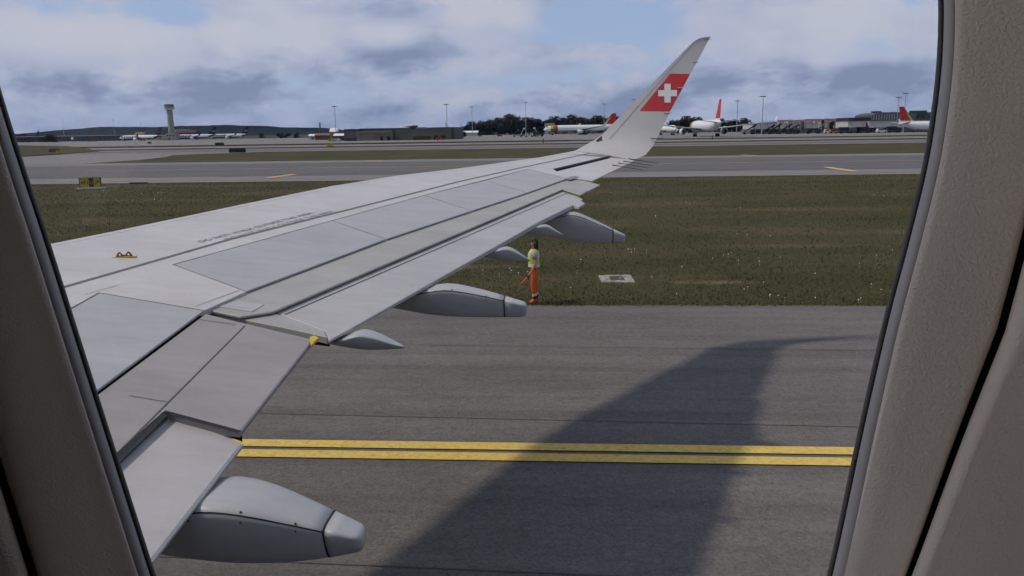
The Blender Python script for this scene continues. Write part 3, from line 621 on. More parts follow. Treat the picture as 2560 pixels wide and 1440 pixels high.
# side wall lining round the reveal: oval edge, then out to a rectangular bay
def lin(z):                                          # lining profile: bulges into the cabin at shoulder height, tucks away to the floor
    return .338-LEAN*(z-4.6)
e0, e1, e2, e3 = wring(303, .371), wring(301, .357), wring(310, .349), wring(350, .340)
def rect_ring(x0, x1, z0, z1):
    out = []; c = np.mean(np.array(e3), 0)
    for p in e3:
        dx, dz = p[0]-c[0], p[2]-c[2]; s = min((x1-c[0])/dx if dx > 1e-6 else 1e9, (x0-c[0])/dx if dx < -1e-6 else 1e9, (z1-c[2])/dz if dz > 1e-6 else 1e9, (z0-c[2])/dz if dz < -1e-6 else 1e9)
        x, z = c[0]+dx*s, c[2]+dz*s; out.append(np.array([x, lin(z), z]))
    return out
X0, X1, Z0, Z1 = -.62, .56, 3.95, 5.02
bands('sidewall_panel', [e0, e1, e2, e3, [a*.5+b*.5+np.array([0, -.004, 0]) for a, b in zip(e3, rect_ring(X0, X1, Z0, Z1))], rect_ring(X0, X1, Z0, Z1)], CABIN, wall)
prof = [(.46, 3.45), (.475, 3.75), (lin(3.95), 3.95), (lin(4.5), 4.5), (lin(Z1), Z1), (-.02, 5.3), (-.3, 5.52), (-.8, 5.72), (-1.42, 5.78)]
def ext(name, pr, xa, xb, m, par): b = MB(); b.loft([[np.array([xa, y, z]) for y, z in pr], [np.array([xb, y, z]) for y, z in pr]], cap=False, closed=False); return b.build(name, m, par)
ext('sidewall_panel', prof[2:5], X1, 3.0, CABIN, wall); ext('sidewall_panel', prof[2:5], -3.0, X0, CABIN, wall)
ext('lower_wall', prof[:3], -3.0, 3.0, CABIN, wall); ext('ceiling_panel', prof[4:], -2.0, 3.0, mat('ceiling_grey', (0.25, 0.25, 0.25), .8), wall)
ext('cabin_floor', [(.46, 3.45), (-3.2, 3.45)], -1.5, 3.0, mat('cabin_carpet', (0.03, 0.03, 0.035), 0.95, noise=(60, 0.3)), wall)
ext('bounce_floor', [(.46, 3.45), (-3.2, 3.45)], -8.0, -1.5, mat('bounce_floor_pale', (0.80, 0.74, 0.64), 0.7, noise=(30, 0.1)), wall)  # pale floor added out of view to bounce sun onto the right reveal
b = MB(); b.box((.2, -1.4, 4.6), (2.0, .06, 2.3)); b.build('light_block_side', mat('light_block_dark', (0.03, 0.032, 0.04), 0.9), wall)  # unseen dark screen added to keep light off the left reveal
b = MB(); b.box((1.15, -1.2, 4.6), (.06, 3.1, 2.35)); b.build('light_block_aft', mat('light_block_dark', (0.03, 0.032, 0.04), 0.9), wall)  # unseen dark wall added aft to shade the left reveal
# outer fuselage skin with the window opening
FY, FZ, FR = -1.42, 4.0, 1.98
def skinY(z): return FY+math.sqrt(max(0, FR*FR-(z-FZ)**2))
def onskin(p):
    q = np.array(p)
    for _ in range(12): q = EYE+(np.array(p)-EYE)*(skinY(q[2])/p[1])
    return q
fo = [onskin(p) for p in wring(40, .40)]
def rect2(x0, x1, z0, z1):
    out = []; c = np.mean(np.array(fo), 0)
    for p in fo:
        dx, dz = p[0]-c[0], p[2]-c[2]; s = min((x1-c[0])/dx if dx > 1e-6 else 1e9, (x0-c[0])/dx if dx < -1e-6 else 1e9, (z1-c[2])/dz if dz > 1e-6 else 1e9, (z0-c[2])/dz if dz < -1e-6 else 1e9)
        x, z = c[0]+dx*s, c[2]+dz*s; out.append(np.array([x, skinY(z), z]))
    return out
rows = [wring(12, .41), fo]; r2 = rect2(-.75, .75, 3.8, 5.15)
for t in (.33, .66): rows.append([np.array([a[0]*(1-t)+b[0]*t, skinY(a[2]*(1-t)+b[2]*t), a[2]*(1-t)+b[2]*t]) for a, b in zip(fo, r2)])
rows.append(r2)
mm = MB(); mm.loft(rows, cap=False)
def arc(z0, z1, n): return [(skinY(z), z) for z in np.linspace(z0, z1, n)]
top = arc(5.15, 5.9, 8)+[(FY+FR*math.cos(a), FZ+FR*math.sin(a)) for a in np.linspace(R(75), R(112), 8)]
bot = [(FY+FR*math.cos(a), FZ+FR*math.sin(a)) for a in np.linspace(R(-120), R(-8), 14)]+[(skinY(3.8), 3.8)]
for pr, xa, xb in ((top, -2.0, 9), (bot, -9, 9), (arc(3.8, 5.15, 12), -9, -.75), (arc(3.8, 5.15, 12), .75, 9)):
    mm.loft([[np.array([xa, y, z]) for y, z in pr], [np.array([xb, y, z]) for y, z in pr]], cap=False, closed=False)
mm.build('fuselage_skin', WHITE, plane, True)

# ------------------------------------------------------------------ worker
def person():
    base = at(1336, 762); bx, by = base[0], 20.62
    root = empty('person', (bx, by, .012)); tag(root, 'person in yellow vest and orange trousers standing on the grass edge', 'person')
    # faces -X; left side (towards camera) is -Y
    J = {'pel': (0, 0, .98), 'wst': (-.01, 0, 1.10), 'chs': (-.015, 0, 1.30), 'nk0': (.01, 0, 1.46), 'nk1': (-.005, 0, 1.53), 'hd0': (-.015, 0, 1.60), 'hd1': (-.005, 0, 1.69),
         'hl': (0, -.09, .94), 'kl': (-.02, -.10, .52), 'al': (.02, -.10, .10), 'tl': (-.13, -.11, .04), 'hr': (0, .09, .94), 'kr': (.0, .10, .52), 'ar': (.05, .10, .10), 'tr': (-.10, .11, .04),
         'sl': (.01, -.17, 1.41), 'el': (.045, -.215, 1.13), 'wl': (-.07, -.225, .90), 'sr': (.01, .17, 1.41), 'er': (.05, .21, 1.13), 'wr': (-.02, .20, .89)}
    E = [('pel', 'wst'), ('wst', 'chs'), ('chs', 'nk0'), ('nk0', 'nk1'), ('nk1', 'hd0'), ('hd0', 'hd1'), ('pel', 'hl'), ('hl', 'kl'), ('kl', 'al'), ('al', 'tl'), ('pel', 'hr'), ('hr', 'kr'), ('kr', 'ar'), ('ar', 'tr'), ('chs', 'sl'), ('sl', 'el'), ('el', 'wl'), ('chs', 'sr'), ('sr', 'er'), ('er', 'wr')]
    rad = {'pel': (.125, .15), 'wst': (.115, .13), 'chs': (.125, .14), 'nk0': (.06, .06), 'nk1': (.052, .052), 'hd0': (.085, .075), 'hd1': (.092, .078), 'hl': (.09, .095), 'hr': (.09, .095), 'kl': (.082, .078), 'kr': (.082, .078), 'al': (.066, .062), 'ar': (.066, .062), 'tl': (.038, .045), 'tr': (.038, .045), 'sl': (.062, .062), 'sr': (.062, .062), 'el': (.042, .042), 'er': (.042, .042), 'wl': (.028, .03), 'wr': (.028, .03)}
    # palm and fingers
    for s, w in (('l', -1), ('r', 1)):
        wx, wy, wz_ = J['w'+s]; ex = J['e'+s]; d = np.array(J['w'+s])-np.array(ex); d /= np.linalg.norm(d); side = np.array([0, w*-1.0, 0.2])
        fwd = np.array([-1, 0, 0])-d*(-d[0]); fwd /= np.linalg.norm(fwd)
        pl = np.array(J['w'+s])+d*.06; J['p'+s] = tuple(pl); rad['p'+s] = (.03, .024); E.append(('w'+s, 'p'+s))
        for i, (o, L1) in enumerate(((-.024, .036), (-.008, .042), (.008, .040), (.024, .030))):
            a = pl+d*.03+fwd*o*-1; b = a+d*L1*.7+side*.012; c = b+side*.028-d*.006
            for nm, q, r_ in (('a', a, .0105), ('b', b, .0095), ('c', c, .0085)): J[f'f{s}{i}{nm}'] = tuple(q); rad[f'f{s}{i}{nm}'] = (r_, r_)
            E += [('p'+s, f'f{s}{i}a'), (f'f{s}{i}a', f'f{s}{i}b'), (f'f{s}{i}b', f'f{s}{i}c')]
        a = pl+fwd*.034-d*.01; b = a+fwd*.012+d*.03+side*.01; J['ta'+s] = tuple(a); J['tb'+s] = tuple(b); rad['ta'+s] = (.012, .012); rad['tb'+s] = (.0095, .0095); E += [('p'+s, 'ta'+s), ('ta'+s, 'tb'+s)]
    names = list(J); idx = {n: i for i, n in enumerate(names)}
    me = bpy.data.meshes.new('body_skeleton'); me.from_pydata([J[n] for n in names], [(idx[a], idx[b]) for a, b in E], [])
    o = bpy.data.objects.new('body_source', me); col.objects.link(o)
    md = o.modifiers.new('s', 'SKIN'); md.use_smooth_shade = True; o.modifiers.new('u', 'SUBSURF').levels = 2
    for n in names: v = me.skin_vertices[0].data[idx[n]]; v.radius = rad[n]; v.use_root = (n == 'pel')
    dg = bpy.context.evaluated_depsgraph_get(); bme = bpy.data.meshes.new_from_object(o.evaluated_get(dg)); bpy.data.objects.remove(o)
    SK = mat('skin', (0.42, 0.24, 0.17), 0.6); SHIRT = mat('lilac_grey_shirt', (0.32, 0.29, 0.34), 0.85); TR = mat('orange_workwear', (0.62, 0.10, 0.015), 0.85, noise=(9, .25)); BT = mat('orange_boot', (0.60, 0.09, 0.02), 0.6); RF = mat('reflective_tape', (0.5, 0.52, 0.48), 0.4); SOCK = mat('black_cloth', (0.015, 0.015, 0.016), 0.9)
    for m_ in (SK, SHIRT, TR, BT, RF, SOCK): bme.materials.append(m_)
    for p in bme.polygons:
        c = p.center; k = 0
        arm = abs(c.y) > .155 and c.z > .78 and not (c.z < 1.02 and abs(c.y) < .16)
        if c.z > 1.475: k = 0
        elif arm and c.z < 1.24 and (abs(c.y) > .17): k = 0
        elif c.z > 1.04: k = 1
        elif c.z > .30: k = 2
        elif c.z > .215: k = 4
        elif c.z > .15: k = 5
        else: k = 3
        p.material_index = k
    bme.name = 'body'; link('body', bme, None, root)
    # vest: open-sided tabard shell
    VY = mat('vest_yellow', (0.50, 0.50, 0.05), 0.8); rows = []
    for z, cx, rx, ry in ((1.01, -.005, .160, .178), (1.10, -.01, .150, .165), (1.2, -.014, .152, .165), (1.3, -.018, .158, .17), (1.38, -.01, .145, .168), (1.44, 0, .115, .15), (1.485, .005, .08, .095)):
        rows.append([np.array([cx+rx*math.cos(t)*(1 if abs(math.sin(t)) < .8 else .9), ry*math.copysign(abs(math.sin(t))**.8, math.sin(t)), z]) for t in np.arange(28)*2*math.pi/28])
    m = MB(); m.loft(rows, cap=False)
    for i, f in enumerate(m.f):
        j, k = i//28, i % 28; t = 2*math.pi*(k+.5)/28
        m.mi[i] = 1 if (j in (0,) or (abs(math.cos(t)) > .5 and abs(abs(math.sin(t))-.62) < .2 and j > 0)) else 0
        if j == 1: m.mi[i] = 0
    v = m.build('vest', [VY, RF], root, True)
    # armholes: shirt sleeve stands proud of the vest
    b = MB(); b.tube((.01, -.165, 1.43), (.035, -.20, 1.24), .075, .062, 12); b.build('sleeve', SHIRT, root, True); b = MB(); b.tube((.01, .165, 1.43), (.038, .20, 1.24), .075, .062, 12); b.build('sleeve', SHIRT, root, True)
    # hair: long, dark, to the shoulder blades
    hm = mat('dark_brown_hair', (0.035, 0.022, 0.016), 0.7, bump=(60, .004)); rows = []
    for z, cx, rx, ry in ((1.36, .085, .025, .06), (1.44, .075, .04, .08), (1.52, .055, .06, .088), (1.58, .042, .075, .092), (1.65, .026, .094, .096), (1.71, .012, .098, .092), (1.755, .008, .075, .07), (1.78, .01, .03, .03)):
        rows.append([np.array([cx+rx*math.cos(t), ry*math.sin(t), z]) for t in np.arange(16)*2*math.pi/16])
    m = MB(); m.loft(rows); m.build('hair', hm, root, True)
    b = MB(); b.tube((-.095, 0, 1.615), (-.118, 0, 1.60), .016, .010, 8); b.build('nose', SK, root, True)
    b = MB(); b.tube((-.085, -.03, 1.65), (-.097, -.03, 1.65), .010, .008, 8); b.build('eye', SOCK, root); b = MB(); b.tube((-.085, .03, 1.65), (-.097, .03, 1.65), .010, .008, 8); b.build('eye', SOCK, root)
    b = MB(); b.tube((-.09, -.024, 1.565), (-.09, .024, 1.565), .007, .007, 6); b.build('mouth', mat('lips', (0.35, 0.13, 0.1), 0.5), root)
    h = MB(); h.tube((.01, -.088, 1.645), (.01, -.118, 1.645), .045, .04, 14); h.build('headset_cup', mat('headset_grey', (0.12, 0.12, 0.12), 0.5), root); h = MB(); h.tube((-.01, -.105, 1.62), (-.105, -.05, 1.575), .006, .006, 6); h.build('headset_boom', SOCK, root)
    # wand in the left hand
    hp = np.array(J['pl'])+np.array([-.01, .012, -.035]); dd = np.array([-.66, -.05, -.62]); dd /= np.linalg.norm(dd)
    w = empty('marshalling_wand', (bx+hp[0], by+hp[1], .012+hp[2])); tag(w, 'orange marshalling wand held low in the worker\'s hand', 'wand')
    b = MB(); b.tube(-dd*.07, dd*.09, .014, .014, 10); b.build('handle', SOCK, w)
    b = MB(); b.tube(dd*.09, dd*.40, .026, .012, 12); b.build('cone', mat('wand_orange', (0.70, 0.08, 0.02), 0.4), w, True)
person()

# ------------------------------------------------------------------ things on the near verge
def inset():
    c = at(1541, 700); g = empty('drain_cover', (c[0], c[1], 0)); tag(g, 'concrete slab with dark metal cover set in the verge grass', 'drain cover')
    q = [at(*p)[:2]-c[:2] for p in ((1496, 691), (1577, 690), (1588, 708), (1504, 708))]
    zt = .045; m = MB(); m.loft([[np.array([*p, -.02]) for p in q], [np.array([*p, zt-.02]) for p in q], [np.array([*(p*.985), zt]) for p in q]]); m.build('slab', mat('worn_concrete', (0.30, 0.285, 0.25), 0.9, noise=(5, .5, (0.13, 0.12, 0.09)), bump=(30, .01)), g)
    q2 = [at(*p)[:2]-c[:2] for p in ((1523, 695), (1556, 694), (1563, 703.5), (1527, 703.5))]; m = MB(); m.loft([[np.array([*p, zt-.02]) for p in q2], [np.array([*p, zt+.012]) for p in q2]]); m.build('cover', mat('rusty_cover', (0.06, 0.05, 0.048), 0.7, noise=(12, .4)), g)
    b = MB(); b.tube((.12, -.1, zt+.012), (.12, -.1, zt+.05), .04, .03, 10); b.build('handle', GREYM, g)
inset()
for x, y, w, h, lab in ((228, 470, 0, 0, 0),):
    c = at(228, 472); c1 = at(255, 468)
    g = empty('taxiway_sign', (c[0], c[1], 0), math.atan2(9.0, 14.0)*.55); g.scale = (.88, .88, .88); tag(g, 'yellow and black direction sign on white plinth beside the taxiway', 'sign')
    b = MB(); b.box((0, 0, .06), (2.6, .55, .12)); b.build('plinth', mat('plinth_white', (0.42, 0.41, 0.40), 0.8), g)
    Y2 = mat('sign_yellow', (0.34, 0.28, 0.03), 0.5); yb = -.13
    for k, (xc, w_, mm_) in enumerate(((-.55, .86, Y2), (.1, .44, BLACK), (.63, .62, Y2))):
        b = MB(); b.box((xc, 0, .66), (w_-.02, .24, .88)); pn = b.build('sign_panel', mm_, g)
        body, mk = ((('N', BLACK)), ('U', Y2), ('N', BLACK))[k] if k != 2 else (None, None)
        if body: lettering('lettering', body, .55, lambda x, y, z, xc=xc, k=k: (xc+x+(.18 if k == 0 else 0), yb, .64+y), mk, pn)
        if k == 0: mesh('arrow', [(xc-.34, yb, .64), (xc-.18, yb, .78), (xc-.18, yb, .68), (xc-.02, yb, .68), (xc-.02, yb, .60), (xc-.18, yb, .60), (xc-.18, yb, .50)], [(0, 6, 5, 4, 3, 2, 1)], BLACK, pn)
        if k == 2:
            a = R(45); mesh('arrow', [(xc+(u*math.cos(a)-v*math.sin(a)), yb, .64+u*math.sin(a)+v*math.cos(a)) for u, v in ((.28, 0), (.1, -.14), (.1, -.04), (-.26, -.04), (-.26, .04), (.1, .04), (.1, .14))], [tuple(range(7))], BLACK, pn)
    f = MB(); f.box((-1.0, 0, .66), (.05, .26, .95)); f.box((.97, 0, .66), (.05, .26, .95)); f.box((0, 0, 1.125), (2.0, .26, .04)); f.build('frame', BLACK, g)
c = at(341, 459); g = empty('cable_duct', V(c)); tag(g, 'black flat duct lying at the taxiway edge right of the yellow sign', 'duct')
b = MB(); b.box((-.15, 0, .06), (.95, .3, .12)); b.build('cover', BLACK, g); b = MB(); b.tube((.3, 0, .06), (.85, .6, .05), .06, .04, 8); b.build('hose', BLACK, g)
def sign_back(px, py, wpx, hpx, m, lab, front=None):
    c = at(px, py); k = c[1]/FPX*1.02; w, h = wpx*k, hpx*k; g = empty('taxiway_sign', V(c)); tag(g, lab, 'sign')
    b = MB(); b.box((0, 0, h*.56), (w, .3, h*.88)); pn = b.build('sign_panel', m, g)
    for s in (-1, 0, 1): b = MB(); b.box((s*w*.4, 0, h*.06), (.12, .2, h*.12)); b.build('leg', GREYM, g)
    b = MB(); b.box((0, 0, h*1.015), (w*1.01, .34, h*.03)); b.build('frame', METAL, g)
    for s in (-.167, .167): b = MB(); b.box((s*w, -.16, h*.56), (.05, .03, h*.86)); b.build('divider', METAL, g)
    return g
sign_back(594, 382.5, 42, 11, BLACK, 'widest black sign back standing beside the grass island')
sign_back(549, 364, 22, 7, BLACK, 'mid-size black sign back near the parked jets')
sign_back(374, 359.5, 9, 5, BLACK, 'smallest black sign back before the first parked jet')
sign_back(136, 382, 27, 9, mat('sign_brown', (0.10, 0.05, 0.04), 0.6), 'dark brown sign back at far left grass')
sign_back(147, 384, 14, 8, mat('sign_yellow', (0.50, 0.40, 0.02), 0.5), 'small yellow sign in front of the brown sign back')
sign_back(826, 367, 15, 8, MATS['sign_yellow'], 'small yellow sign beyond the grass island')
for px, py, lab in ((1358, 359, 'small dark marker post before the long parked jet'), (1781, 350, 'small dark marker post before the rear-facing jet')):
    c = at(px, py); g = empty('marker_post', V(c)); tag(g, lab, 'post'); b = MB(); b.tube((0, 0, 0), (0, 0, 1.1), .12, .10, 8); b.build('post', BLACK, g); b = MB(); b.tube((0, 0, 1.1), (.1, 0, 1.7), .2, .16, 8); b.build('head', METAL, g); b = MB(); b.box((0, 0, .04), (.5, .5, .08)); b.build('foot', GREYM, g)

# ------------------------------------------------------------------ parked airliners (nose along local +x, left side +y)
def interp(tab, t, k): return float(np.interp(t, [r[0] for r in tab], [r[k] for r in tab]))
def airliner(loc, rz, L, D, span, label, group, fus_mat, fin_mat, letters=None, let_m=None, winglet_m=None, eng_m=None, cz=None, fin_h=None, belly=None, gear=True):
    g = empty('airliner', loc, rz); tag(g, label, 'airliner', group)
    cz = cz or D*0.88; Rr = D/2; h = L/2
    tab = [(0, .02, -.18), (.012, .30, -.14), (.03, .52, -.10), (.06, .76, -.05), (.10, .95, -.01), (.14, 1, 0), (.66, 1, 0), (.76, .93, .07), (.86, .66, .32), (.94, .38, .50), (.985, .18, .58), (1, .08, .60)]
    ts = np.unique(np.concatenate([np.linspace(0, .14, 9), np.linspace(.14, .66, 14), np.linspace(.66, 1, 12)])); n = 24; rows = []
    for t in ts:
        r = interp(tab, t, 1)*Rr; dz = interp(tab, t, 2)*Rr
        rows.append([np.array([h-t*L, r*math.cos(a), cz+dz+r*math.sin(a)]) for a in np.arange(n)*2*math.pi/n])
    m = MB(); m.loft(rows); mats_, fn = fus_mat
    for i, f in enumerate(m.f):
        c = np.mean([m.v[j] for j in f], 0); m.mi[i] = fn((h-c[0])/L, (c[2]-cz)/Rr)
    m.build('fuselage', mats_, g, True)
    b = MB(); x0 = h-.042*L; b.loft([[np.array([x0+.3, -Rr*.42, cz+Rr*.30]), np.array([x0+.3, Rr*.42, cz+Rr*.30]), np.array([x0-.5, Rr*.55, cz+Rr*.58]), np.array([x0-.5, -Rr*.55, cz+Rr*.58])], [np.array([x0+.34, -Rr*.5, cz+Rr*.24]), np.array([x0+.34, Rr*.5, cz+Rr*.24]), np.array([x0-.7, Rr*.72, cz+Rr*.55]), np.array([x0-.7, -Rr*.72, cz+Rr*.55])]]); b.build('cockpit_window', GLASSD, g)
    W_ = eng_m or WHITE; sp = span/2; rc = L*.19; tc_ = L*.045; xr = h-L*.36
    def wing(s):
        secs = [(0, xr, rc, cz-Rr*.55, .13), (sp*.35, xr-sp*.35*.52, rc*.58, cz-Rr*.55+sp*.35*.09, .11), (sp, xr-sp*.52, tc_, cz-Rr*.55+sp*.115, .10)]; rr = []
        for y, x, c, z, th in secs:
            rr.append([np.array([x-c*u, s*y, z+c*th*v]) for u, v in ((0, 0), (.08, .35), (.3, .5), (.6, .35), (1, 0), (.6, -.3), (.3, -.4), (.08, -.3))])
        b = MB(); b.loft(rr); w = b.build('wing', GREYM if eng_m is None else GREYM, g, True); y, x, c, z, th = secs[2]
        b = MB(); b.loft([[np.array([x-c*u, s*(y+.02), z+v*.1]) for u, v in ((0, 0), (.5, 1), (1, 0), (.5, -1))], [np.array([x-c*(.75+u*.5), s*(y+.5), z+2.2+v*.05]) for u, v in ((0, 0), (.5, 1), (1, 0), (.5, -1))]]); b.build('winglet', winglet_m or WHITE, w)
    wing(1); wing(-1)
    er = D*.27; ey = sp*.33; ex = xr-ey*.52+rc*.24; ez = max(cz-Rr*.55-er*.55, er*1.35)
    for s in (1, -1):
        b = MB(); prof_ = [(0, .92), (-.25, 1.0), (-1.4, 1.02), (-2.4, .86), (-3.2, .62)]; k = er/1.0
        b.loft([[np.array([ex+x*k, s*ey+r_*er*math.cos(a), ez+r_*er*math.sin(a)]) for a in np.arange(16)*2*math.pi/16] for x, r_ in prof_], cap=False); e = b.build('engine', W_, g, True)
        b = MB(); b.tube((ex-.25*k, s*ey, ez), (ex-.3*k, s*ey, ez), er*.9, er*.9, 16); b.build('fan', BLACK, e); b = MB(); b.tube((ex-2.9*k, s*ey, ez), (ex-3.5*k, s*ey, ez), er*.6, er*.3, 12); b.build('exhaust', METAL, e)
        b = MB(); b.box((ex-1.5*k, s*ey, ez+er*1.15), (2.6*k, er*.2, er*.7)); b.build('pylon', W_, e)
    fh = fin_h or L*.155; fz = cz+Rr*.85; fx = h-L*.80; b = MB(); nrow = 10; rr = []
    for j in range(nrow+1):
        v = j/nrow; c = L*.165*(1-v)+L*.06*v; x = fx-v*fh*.85; rr.append([np.array([x-c*u, w_*.35*(1-v*.6), fz+v*fh]) for u, w_ in ((0, 0), (.25, 1), (1, 0), (.25, -1))])
    b.loft(rr); mats2, fn2 = fin_mat
    for i, f in enumerate(b.f): c = np.mean([b.v[q] for q in f], 0); v = (c[2]-fz)/fh; ch = L*.165*(1-v)+L*.06*v; b.mi[i] = fn2(v, (fx-v*fh*.85-c[0])/ch)
    fin = b.build('tail_fin', mats2, g)
    for s in (1, -1):
        x = h-L*.88; b = MB(); b.loft([[np.array([x-u*L*.085, s*.3, cz+Rr*.55+v]) for u, v in ((0, 0), (.4, .25), (1, 0), (.4, -.25))], [np.array([x-L*.075-u*L*.035, s*span*.17, cz+Rr*.55+span*.02+v*.4]) for u, v in ((0, 0), (.4, .25), (1, 0), (.4, -.25))]]); b.build('stabiliser', GREYM, g)
    if gear:
        wr = D*.14
        for x, y in ((h-L*.12, 0), (h-L*.53, L*.088), (h-L*.53, -L*.088)):
            b = MB(); b.tube((x, y, wr), (x, y, cz-Rr*.5), .16, .2, 8); l = b.build('gear_leg', GREYM, g)
            for dy in (-.45, .45):
                for dx in ((0,) if D < 5 or y == 0 else (-.9, .9)): b = MB(); b.tube((x+dx, y+dy-.2, wr), (x+dx, y+dy+.2, wr), wr, wr, 14); b.build('wheel', TYRE, l)
    if letters:
        vs, fs = text_verts(letters, D*.80, 0, 1.0, .06); xc = h-L*.245; zc = cz+Rr*.18
        bm = bmesh.new(); bv_ = [bm.verts.new(v) for v in vs]
        for f in fs:
            try: bm.faces.new([bv_[i] for i in f])
            except ValueError: pass
        for c in np.linspace(-1.3, 1.3, 14): bmesh.ops.bisect_plane(bm, geom=bm.verts[:]+bm.edges[:]+bm.faces[:], plane_co=(0, c, 0), plane_no=(0, 1, 0))
        bm.verts.index_update(); vs = [tuple(v.co) for v in bm.verts]; fs = [tuple(v.index for v in f.verts) for f in bm.faces]; bm.free()
        out = []
        for x, y, z in vs:
            dzz = zc+y-cz; yy = math.sqrt(max(.01, (Rr*1.03)**2-dzz*dzz)); out.append((xc-x*1.15+0, yy, zc+y))
        mesh('lettering', out, fs, let_m, g)
    return g, fin
DKNAVY = NAVY
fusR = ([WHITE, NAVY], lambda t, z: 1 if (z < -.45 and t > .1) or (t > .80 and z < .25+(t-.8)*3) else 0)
LYELD = mat('livery_dull_yellow', (.22, .19, .04), .5)
finR = ([NAVY, LYELD], lambda v, u: 1 if (.3 < v < .55 and .3 < u) else 0)
HARP = mat('livery_orange', (0.20, 0.06, 0.03), .5)
finR1 = ([NAVY, HARP], lambda v, u: 1 if (.3 < v < .5 and .3 < u) else 0)
PI = math.pi
for px, Y, yaw, lab, fin_ in ((352, 715, 5, 'leftmost lettered white jet with orange motif on its navy tail', finR1), (487, 760, 24, 'middle lettered white jet just right of the control tower', finR), (572, 800, 30, 'rightmost lettered white jet with navy and yellow tail', finR)):
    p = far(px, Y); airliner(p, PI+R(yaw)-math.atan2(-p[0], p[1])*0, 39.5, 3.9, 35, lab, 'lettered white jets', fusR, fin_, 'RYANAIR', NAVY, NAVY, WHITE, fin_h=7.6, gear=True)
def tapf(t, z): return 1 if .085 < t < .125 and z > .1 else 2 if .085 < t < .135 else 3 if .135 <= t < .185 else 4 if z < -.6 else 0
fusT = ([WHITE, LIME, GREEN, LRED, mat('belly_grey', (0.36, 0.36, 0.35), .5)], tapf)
finT = ([LRED, GREEN, LIME, WHITE], lambda v, u: 3 if v < .06 else 2 if u < .3 and v < .55 else 1 if u < .42 and v < .3 else 0)
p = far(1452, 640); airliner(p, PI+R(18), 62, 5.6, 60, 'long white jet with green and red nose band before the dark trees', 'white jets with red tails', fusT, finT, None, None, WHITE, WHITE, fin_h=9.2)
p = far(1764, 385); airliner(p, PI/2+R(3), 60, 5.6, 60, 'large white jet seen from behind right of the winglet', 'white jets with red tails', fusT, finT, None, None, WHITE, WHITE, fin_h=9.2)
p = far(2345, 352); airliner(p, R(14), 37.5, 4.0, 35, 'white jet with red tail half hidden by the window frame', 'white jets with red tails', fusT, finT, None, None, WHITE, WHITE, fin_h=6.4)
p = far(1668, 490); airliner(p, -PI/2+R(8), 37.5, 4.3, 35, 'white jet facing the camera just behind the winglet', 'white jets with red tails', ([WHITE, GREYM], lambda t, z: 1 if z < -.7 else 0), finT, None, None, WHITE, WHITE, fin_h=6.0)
p = far(72, 900); airliner(p, PI/2+R(70), 37.5, 4.0, 35, 'distant jet with dark blue tail before the long low terminal', 'distant dark-tailed jets', ([WHITE, GREYM], lambda t, z: 1 if z < -.7 else 0), ([NAVY], lambda v, u: 0), None, None, NAVY, WHITE, fin_h=7.5)

# ------------------------------------------------------------------ control tower
def tower():
    p = far(430, 745); g = empty('control_tower', p); tag(g, 'pale concrete control tower with red-brown roofed cab', 'tower'); k = 745/FPX
    CON = mat('pale_concrete', (0.26, 0.25, 0.225), .85, noise=(.6, .2)); H = 34.0
    def ring(z, r, n=20, sx=1.0): return [np.array([r*sx*math.cos(a), r*math.sin(a), z]) for a in np.arange(n)*2*PI/n]
    m = MB(); m.loft([ring(0, 3.3), ring(8, 3.0), ring(20, 2.7), ring(27, 2.6), ring(28.6, 2.6)]); m.build('shaft', CON, g, True)
    for z, w in ((12, .9), (16.5, .9), (21, .9), (24.5, .9)): b = MB(); b.box((2.75, -.3, z), (.25, w, 1.4)); b.build('window', GLASSD, g)
    m = MB(); m.loft([ring(28.6, 3.0), ring(29.4, 4.9), ring(29.9, 5.0)]); m.build('gallery', mat('white_metal', (0.62, 0.62, 0.62), .5), g)
    m = MB(); m.loft([ring(29.9, 4.0, 12), ring(32.4, 4.5, 12)]); cab = m.build('cab_glass', mat('cab_glass', (0.16, 0.15, 0.15), .15, .6), g)
    for i in range(12): a = 2*PI*i/12; b = MB(); b.tube((4.02*math.cos(a), 4.02*math.sin(a), 29.9), (4.54*math.cos(a), 4.54*math.sin(a), 32.4), .1, .1, 5); b.build('mullion', MATS['white_metal'], cab)
    for i in range(16): a = 2*PI*i/16; b = MB(); b.tube((5.0*math.cos(a), 5.0*math.sin(a), 29.9), (5.0*math.cos(a), 5.0*math.sin(a), 31.0), .06, .06, 5); b.build('railing_post', MATS['white_metal'], g)
    m = MB(); m.loft([ring(31.0, 5.05, 16), ring(31.15, 5.05, 16)]); m.build('handrail', MATS['white_metal'], g)
    m = MB(); m.loft([ring(32.4, 4.7, 12), ring(33.2, 4.3, 12), ring(33.9, 4.1, 12)]); m.build('roof', mat('red_brown_roof', (0.09, 0.045, 0.05), .7), g)
    b = MB(); b.tube((-2, 0, 33.9), (-2, 0, 36.2), .08, .04, 5); b.build('antenna', METAL, g)
    b = MB(); b.box((1.5, -1.5, 3.3), (10, 9, 6.6)); b.build('base_block', CON, g); b = MB(); b.box((-5.6, -1.0, 2.6), (4.4, 8.0, 5.2)); b.build('annex', CON, g)
    for x in (-1.6, 1.4, 4.4): b = MB(); b.box((x, -6.02, 4.6), (1.8, .1, 1.2)); b.build('window', GLASSD, g)
    b = MB(); b.box((0, -6.02, 1.2), (1.4, .1, 2.4)); b.build('door', METAL, g)
tower()

